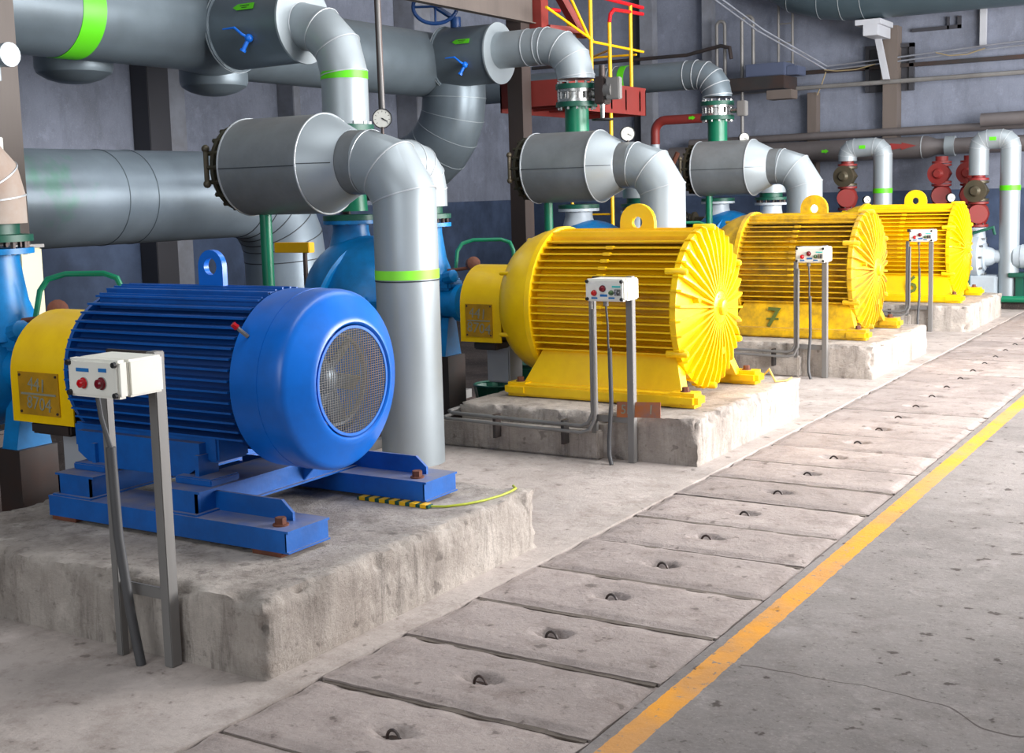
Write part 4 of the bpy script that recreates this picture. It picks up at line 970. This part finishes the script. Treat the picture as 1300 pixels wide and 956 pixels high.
# big teal pipe at the top
rod([(-7.3, 19.2, 5.6), (-6.95, 19.2, 5.12), (-6.5, 19.2, 4.82), (-6.1, 19.2, 4.70), (-5.8, 19.2, 4.655), (-5.5, 19.2, 4.64), (2.5, 19.2, 4.62)], .46, teal_pipe, 'big teal grey insulated pipe crossing the top right corner', 'overhead_pipe', 'pipe', 48, .005, silver)
# end wall post and pipe bracket
b = MB(); b.box(-5.40, -5.18, 19.72, 19.98, 2.4, 4.12, steel_col, .004); b.box(-5.42, -5.16, 19.70, 19.72, 3.30, 3.44, steel_col); tag(b.build('wall_post'), 'brown grey post on the end wall under the teal pipe', 'post')
b = MB(); b.box(-5.62, -5.24, 19.0, 19.7, 4.08, 4.16, palepost, .004); b.box(-5.50, -5.28, 19.0, 19.70, 3.92, 4.08, palepost, .004)
b.prism([(0, 0), (.09, 0), (.22, -.62), (.13, -.62)], (-5.48, 19.55, 3.93), (1, 0, 0), (0, 0, 1), (0, .08, 0), palepost); tag(b.build('pipe_bracket'), 'pale bracket carrying the big teal pipe', 'bracket')
b = MB()
for x0, x1, z0, z1 in ((-5.72, -5.66, 3.15, 3.80), (-5.05, -4.98, 3.15, 3.86), (-5.72, -4.98, 3.80, 3.86)): b.box(x0, x1, 19.90, 19.98, z0, z1, steel_blk)
b.box(-5.66, -5.05, 19.95, 19.98, 3.15, 3.8, steel_blk)
tag(b.build('wall_frame'), 'black rusted frame on the wall behind the pale bracket', 'frame')
b = MB(); b.box(-5.02, -4.3, 19.93, 19.98, 4.02, 4.07, steel_blk); b.box(-4.35, -4.30, 19.93, 19.98, 4.02, 4.2, steel_blk); b.box(-4.5, -4.47, 19.93, 19.98, 4.02, 4.2, steel_blk); tag(b.build('wall_frame'), 'small black bar frame just below the teal pipe', 'frame')
rod([(-7.9, 19.7, 3.27), (2.5, 19.7, 3.31)], .035, steel_g, 'grey rail along the end wall at mid height', 'wall_rail', 'rail', 8)
b = MB(); b.box(-6.9, 2.5, 19.90, 19.98, 3.50, 3.56, steel_d, .004); tag(b.build('wall_shadow_strip'), 'dark girder along the end wall below the cable tray', 'shadow strip')  # dark strip painting the recess shadow across the end wall
# cable tray and cables
root = empty('cable_tray', (-5, 19.6, 3.6), 'narrow cable tray sagging down and crossing the end wall', 'cable tray')
P = [(-7.6, 15.4, 5.05), (-7.45, 17.0, 4.75), (-6.95, 18.6, 4.10), (-6.28, 19.75, 3.56), (-5.4, 19.75, 3.60), (-3.6, 19.75, 3.70), (2, 19.75, 3.85)]
b = MB()
for dx in (-.05, .05):
    b.tube([Vector(p) + Vector((dx if i < 3 else 0, 0, 0 if i < 3 else dx * .6)) for i, p in enumerate(P)], .013, steel_lit, 8)
for i in range(3):
    a, c = Vector(P[i]), Vector(P[i + 1])
    for k in range(8): q = a.lerp(c, k / 8); b.tube([q - Vector((.05, 0, 0)), q + Vector((.05, 0, 0))], .008, steel_lit, 6)
b.build('tray', root)
b = MB(); b.tube([(-6.3, 19.68, 3.53), (-6.1, 19.68, 3.50), (-5.8, 19.68, 3.50), (-5.5, 19.68, 3.56)], .009, old_cable, 6); b.build('cable', root); b = MB(); b.tube([(-4.6, 19.68, 3.66), (-4.4, 19.68, 3.60), (-4.15, 19.68, 3.60), (-3.9, 19.68, 3.67)], .009, old_cable, 6); b.build('cable', root); b = MB(); b.tube([(-6.28, 19.7, 3.5), (-6.35, 19.7, 3.3), (-6.42, 19.7, 3.15)], .009, old_cable, 6); b.build('cable', root)
b = MB(); b.box(-4.02, -3.93, 19.88, 19.97, 3.72, 4.3, palepost, .003); tag(b.build('wall_strip'), 'pale vertical strip hanging below the teal pipe', 'strip')
# vent loops, ladder, cabinet, ledge
def loop(x0, x1, z0, z0b, zt, lab, y=19.6):
    c = (x0 + x1) / 2; r = (x1 - x0) / 2
    pts = [(x0, y, z0)] + [(c - r * math.cos(a * PI / 8), y, zt - r + r * math.sin(a * PI / 8)) for a in range(9)] + [(x1, y, z0b)]
    rod(pts, .028, steel_g, lab, 'vent_loop', 'pipe', 12, grp='vent loops')
loop(-8.06, -7.92, 3.4, 3.3, 4.42, 'slimmer inverted U vent pipe by the second pilaster')
loop(-7.57, -7.38, 1.7, 3.52, 4.44, 'taller inverted U vent pipe left of the blue grey box', 19.45)
root = empty('wall_ladder', (-6.95, 19.7, 3.5), 'short steel ladder above the blue grey box', 'ladder')
for x in (-7.05, -6.82): MB().tube([(x, 19.7, 3.55), (x, 19.7, 5.0)], .022, steel_g, 8).build('rail', root)
for z in (3.7, 4.0, 4.3, 4.6): MB().tube([(-7.05, 19.7, z), (-6.82, 19.7, z)], .012, steel_g, 6).build('rung', root)
b = MB(); b.box(-7.42, -6.78, 19.2, 19.7, 3.46, 3.66, violet, .01); b.box(-6.78, -6.6, 19.3, 19.7, 3.46, 3.60, violet, .01); tag(b.build('junction_box'), 'blue grey box on the dark ledge of the end wall', 'box')
b = MB(); b.box(-7.9, -6.75, 19.1, 19.72, 3.25, 3.45, steel_d, .006); b.box(-7.0, -6.6, 19.0, 19.3, 3.08, 3.22, steel_col, .006); b.box(-6.6, -6.45, 19.75, 19.95, 1.7, 3.2, steel_col, .006); tag(b.build('wall_ledge'), 'dark steel ledge carrying the blue grey box', 'ledge')
# conduit above third branch
b = MB(); b.tube([(-7.35, 16.4, 1.30), (-6.95, 16.4, 1.30)], .05, brass, 14); b.lathe([(0, .12), (.03, .12), (.04, .07), (.10, .10), (.16, .07), (.17, .12), (.20, .12)], (-7.28, 16.4, 1.30), (1, 0, 0), brass, 18); b.tube([(-7.18, 16.4, 1.3), (-7.18, 16.12, 1.33)], .02, steel_d, 8); b.tube([(-7.18 + .12 * math.cos(a * PI / 9), 16.12, 1.33 + .12 * math.sin(a * PI / 9)) for a in range(19)], .013, black, 8); b.tube([(-7.30, 16.12, 1.33), (-7.06, 16.12, 1.33)], .009, black, 6); b.tube([(-7.18, 16.12, 1.21), (-7.18, 16.12, 1.45)], .009, black, 6); b.tube([(-7.3, 16.4, 1.3), (-7.3, 16.4, -.12)], .04, brass, 10)
tag(b.build('drain_valve'), 'dark valve with small black hand wheel left of the third drum post', 'valve')
rod([(-11.5, 19.5, 3.92), (-8.55, 19.5, 3.92), (-7.95, 19.5, 4.02), (-7.80, 19.5, 3.98), (-7.77, 19.5, 3.8)], .03, steel_d, 'dark conduit above the long silver branch pipe', 'wall_conduit', 'conduit', 10)
# red and silver pipe
root = empty('drain_pipe', (-8.8, 18.4, 2.5), 'red pipe turning down into silver between second and third drum', 'pipe')
q = elbow((-8.62, 18.4, 1.9), (-8.62, 18.4, 2.82), (-7.45, 18.4, 2.82), .18, 5)
MB().tube([(-8.62, 18.4, 2.45)] + q[1:], .072, red, 20).build('upper_run', root); MB().tube([(-8.62, 18.4, -.12), (-8.62, 18.4, 2.45)], .068, palegrey, 20).build('lower_run', root)
b = MB(); b.prism([(-.06, -.02), (-.06, .02), (0, .02), (0, .035), (.05, 0), (0, -.035), (0, -.02)], (-7.95, 18.326, 2.83), (1, 0, 0), (0, 0, 1), (0, -.003, 0), lime); b.build('flow_arrow', root)
b = MB(); b.box(-8.3, -8.12, 18.0, 18.15, 1.9, 2.12, rust, .05); b.tube([(-8.2, 18.1, 2.1), (-8.1, 18.1, 2.3)], .04, rust, 8); b.tube([(-8.2, 18.1, -.12), (-8.2, 18.1, 1.95)], .03, steel_d, 8); tag(b.build('rusty_bracket'), 'rusty bracket beside the second drum elbow', 'bracket')

# far valve stacks
def stack(x, y, z0, zt, lab, dx, zdrop, body_m=brass):
    root = empty('valve_stack', (x, y, z0), lab, 'valve', 'red valve stacks')
    b = MB(); 
    b.lathe([(0, .14), (.03, .14), (.04, .10), (.09, .13), (.18, .155), (.27, .13), (.31, .10), (.32, .14), (.35, .14)], (x, y, z0), (0, 0, 1), red_v, 24); b.bolts((x, y, z0 + .02), (0, 0, 1), .12, 8, steel_d, .03, .012)
    b.lathe([(0, .10), (.10, .10), (.11, .13), (.13, .13)], (x, y - .05, z0 + .18), (.25, -1, 0), red_v, 20); b.build('check_valve', root)
    b = MB(); b.lathe([(0, .14), (.03, .14), (.04, .09), (.14, .15), (.24, .09), (.25, .14), (.28, .14)], (x, y, z0 + .36), (0, 0, 1), body_m, 24)
    b.lathe([(0, .12), (.12, .12), (.13, .155), (.17, .155), (.175, .08), (.22, .05)], (x, y, z0 + .50), (-.1, -1, 0), body_m, 24); b.build('gate_valve', root)
    b = MB(); b.lathe([(0, .14), (.03, .14), (.035, .09), (.10, .09)], (x, y, z0 + .65), (0, 0, 1), red_v, 24); b.build('flange', root)
    if dx:
        b = MB(); q = elbow((x, y, z0 + .72), (x, y, zt), (x + dx * .5, y, zt), .12, 3)[:-1] + elbow((x + dx * .5, y, zt), (x + dx, y, zt), (x + dx, y, zdrop), .12, 3)[1:]
        b.tube(q, .135, silver, 28, ring=.004, ringm=seam); b.build('silver_bend', root)
        MB().tube([(x + dx, y, 1.60 if dx < .5 else 1.60), (x + dx, y, 1.67)], .139, lime, 28).build('green_band', root)
        MB().box(x + dx * .5 - .05, x + dx * .5 + .04, y - .140, y - .135, zt - .02, zt + .03, lime).build('flow_arrow', root)
    return root
def stand_pipe(x, y, z1, lab, m=palegrey): rod([(x, y, -.1), (x, y, z1)], .11, m, lab, 'stand_pipe', 'pipe', 20, grp='stand pipes under the valve stacks')
stack(-5.60, 18.6, 1.36, 2.27, 'red and brown valve stack with silver bend behind the motor marked 7', .52, 0)
stand_pipe(-5.60, 18.6, 1.36, 'pale pipe under the left valve stack')
stack(-3.74, 18.6, 1.10, 2.31, 'tall red and brown valve stack with silver bend at the right edge', .42, -.1)
stack(-4.36, 19.1, 1.36, 0, 'red valve stack with dark cap and no bend, mid of the end wall', 0, 0, red_v)
stand_pipe(-4.36, 19.1, 1.36, 'pale pipe under the capped valve stack')
stack(-3.98, 19.2, 1.36, 0, 'red valve stack half hidden behind the tall one', 0, 0, red_v)
stand_pipe(-3.98, 19.2, 1.36, 'pale pipe under the half hidden valve stack')
gauge(-5.02, 17.6, 1.52, 'tiny white gauge above the farthest motor dome', .055, stem=0)
gauge(-4.0, 18.1, 1.52, 'tiny grey gauge between the red valve stacks', .06, stem=0)
# pale pump at the right edge
root = empty('water_pump', (-3.6, 18.6, -.0), 'pale grey pump with bolted cover at the right edge', 'pump')
b = MB(); b.lathe([(0, .15), (.04, .15), (.05, .10), (.25, .12)], (-3.74, 18.6, 1.09), (0, 0, -1), palegrey, 24); b.lathe([(0, .26), (.04, .30), (.16, .30), (.20, .25)], (-3.86, 18.6, .68), (1, 0, 0), palegrey, 32); b.bolts((-3.68, 18.6, .68), (1, 0, 0), .26, 10, chrome, .05, .018); b.box(-3.95, -3.45, 18.4, 18.8, 0, .42, palegrey, .02); b.build('casing', root)
b = MB(); b.lathe([(0, .20), (.03, .20), (.04, .14), (.12, .12), (.16, .09), (.30, .09)], (-3.66, 18.6, .68), (1, 0, 0), palegrey, 24); b.build('bearing_housing', root)
b = MB(); b.lathe([(0, .05), (.2, .05)], (-3.40, 18.6, .68), (1, 0, 0), rust, 12); b.build('shaft', root)
b = MB(); b.tube([(-3.78, 18.25, .30), (-3.78, 18.25, .95), (-3.74, 18.25, 1.02), (-3.48, 18.3, 1.10), (-3.46, 18.32, 1.0)], .02, green_d, 8); b.build('vent_pipe', root)
root = empty('electric_motor', (-2.9, 18.6, .0), 'small pale motor cut by the right edge of the photo', 'electric motor')
b = MB(); b.lathe([(0, .14), (.02, .16), (.10, .16), (.11, .17), (.9, .17)], (-3.26, 18.6, .68), (1, 0, 0), palegrey, 28); b.build('frame', root); b = MB(); b.box(-3.3, -2.3, 18.42, 18.78, .40, .46, green_d, .01); b.box(-3.2, -3.1, 18.45, 18.75, .10, .40, green_d); b.box(-2.5, -2.4, 18.45, 18.75, .10, .40, green_d); b.build('base_frame', root)
b = MB(); b.box(-3.3, -1.9, 18.0, 19.3, 0, .10, pit_m, .01); b.tube([(-3.3, 17.95, .14), (-1.9, 17.95, .14)], .045, green, 10); tag(b.build('low_plinth'), 'low dark plinth with green pipe at the right edge', 'plinth')

# ---------------------------------------------------------------- light
W = bpy.data.worlds.new('sky'); SC.world = W; W.use_nodes = True
bg = W.node_tree.nodes['Background']; bg.inputs['Color'].default_value = (.86, .93, 1, 1); bg.inputs['Strength'].default_value = 0.3
def area(name, loc, rot, sx_, sy_, e, c=(1, 1, 1)):
    l = bpy.data.lights.new(name, 'AREA'); l.shape = 'RECTANGLE'; l.size = sx_; l.size_y = sy_; l.energy = e; l.color = c
    o = bpy.data.objects.new(name, l); COL.objects.link(o); o.location = loc; o.rotation_euler = rot; return o
for i, y in enumerate((8.75, 12.8, 17.0)):
    area('window_daylight', (XR - .05, y, 2.7), (0, math.radians(90), 0), 3.3, 3.5, (740, 640, 330)[i], (1, .99, .985))
area('roof_fill', (-2.5, 9, 7.9), (0, 0, 0), 2.5, 16, 380, (.95, .98, 1))  # added overhead fill, the roof above it has no opening
area('front_fill', (-1.5, YB + .1, 4.0), (math.radians(90), 0, 0), 7, 4, 260, (.93, .97, 1))  # added fill from behind the camera, no window stands there
SC.view_settings.view_transform = 'Standard'; SC.view_settings.look = 'None'; SC.view_settings.gamma = 1; SC.view_settings.exposure = 0.52
SC.view_settings.use_curve_mapping = False
try: SC.cycles.use_denoising = True; SC.cycles.max_bounces = 6
except Exception: pass
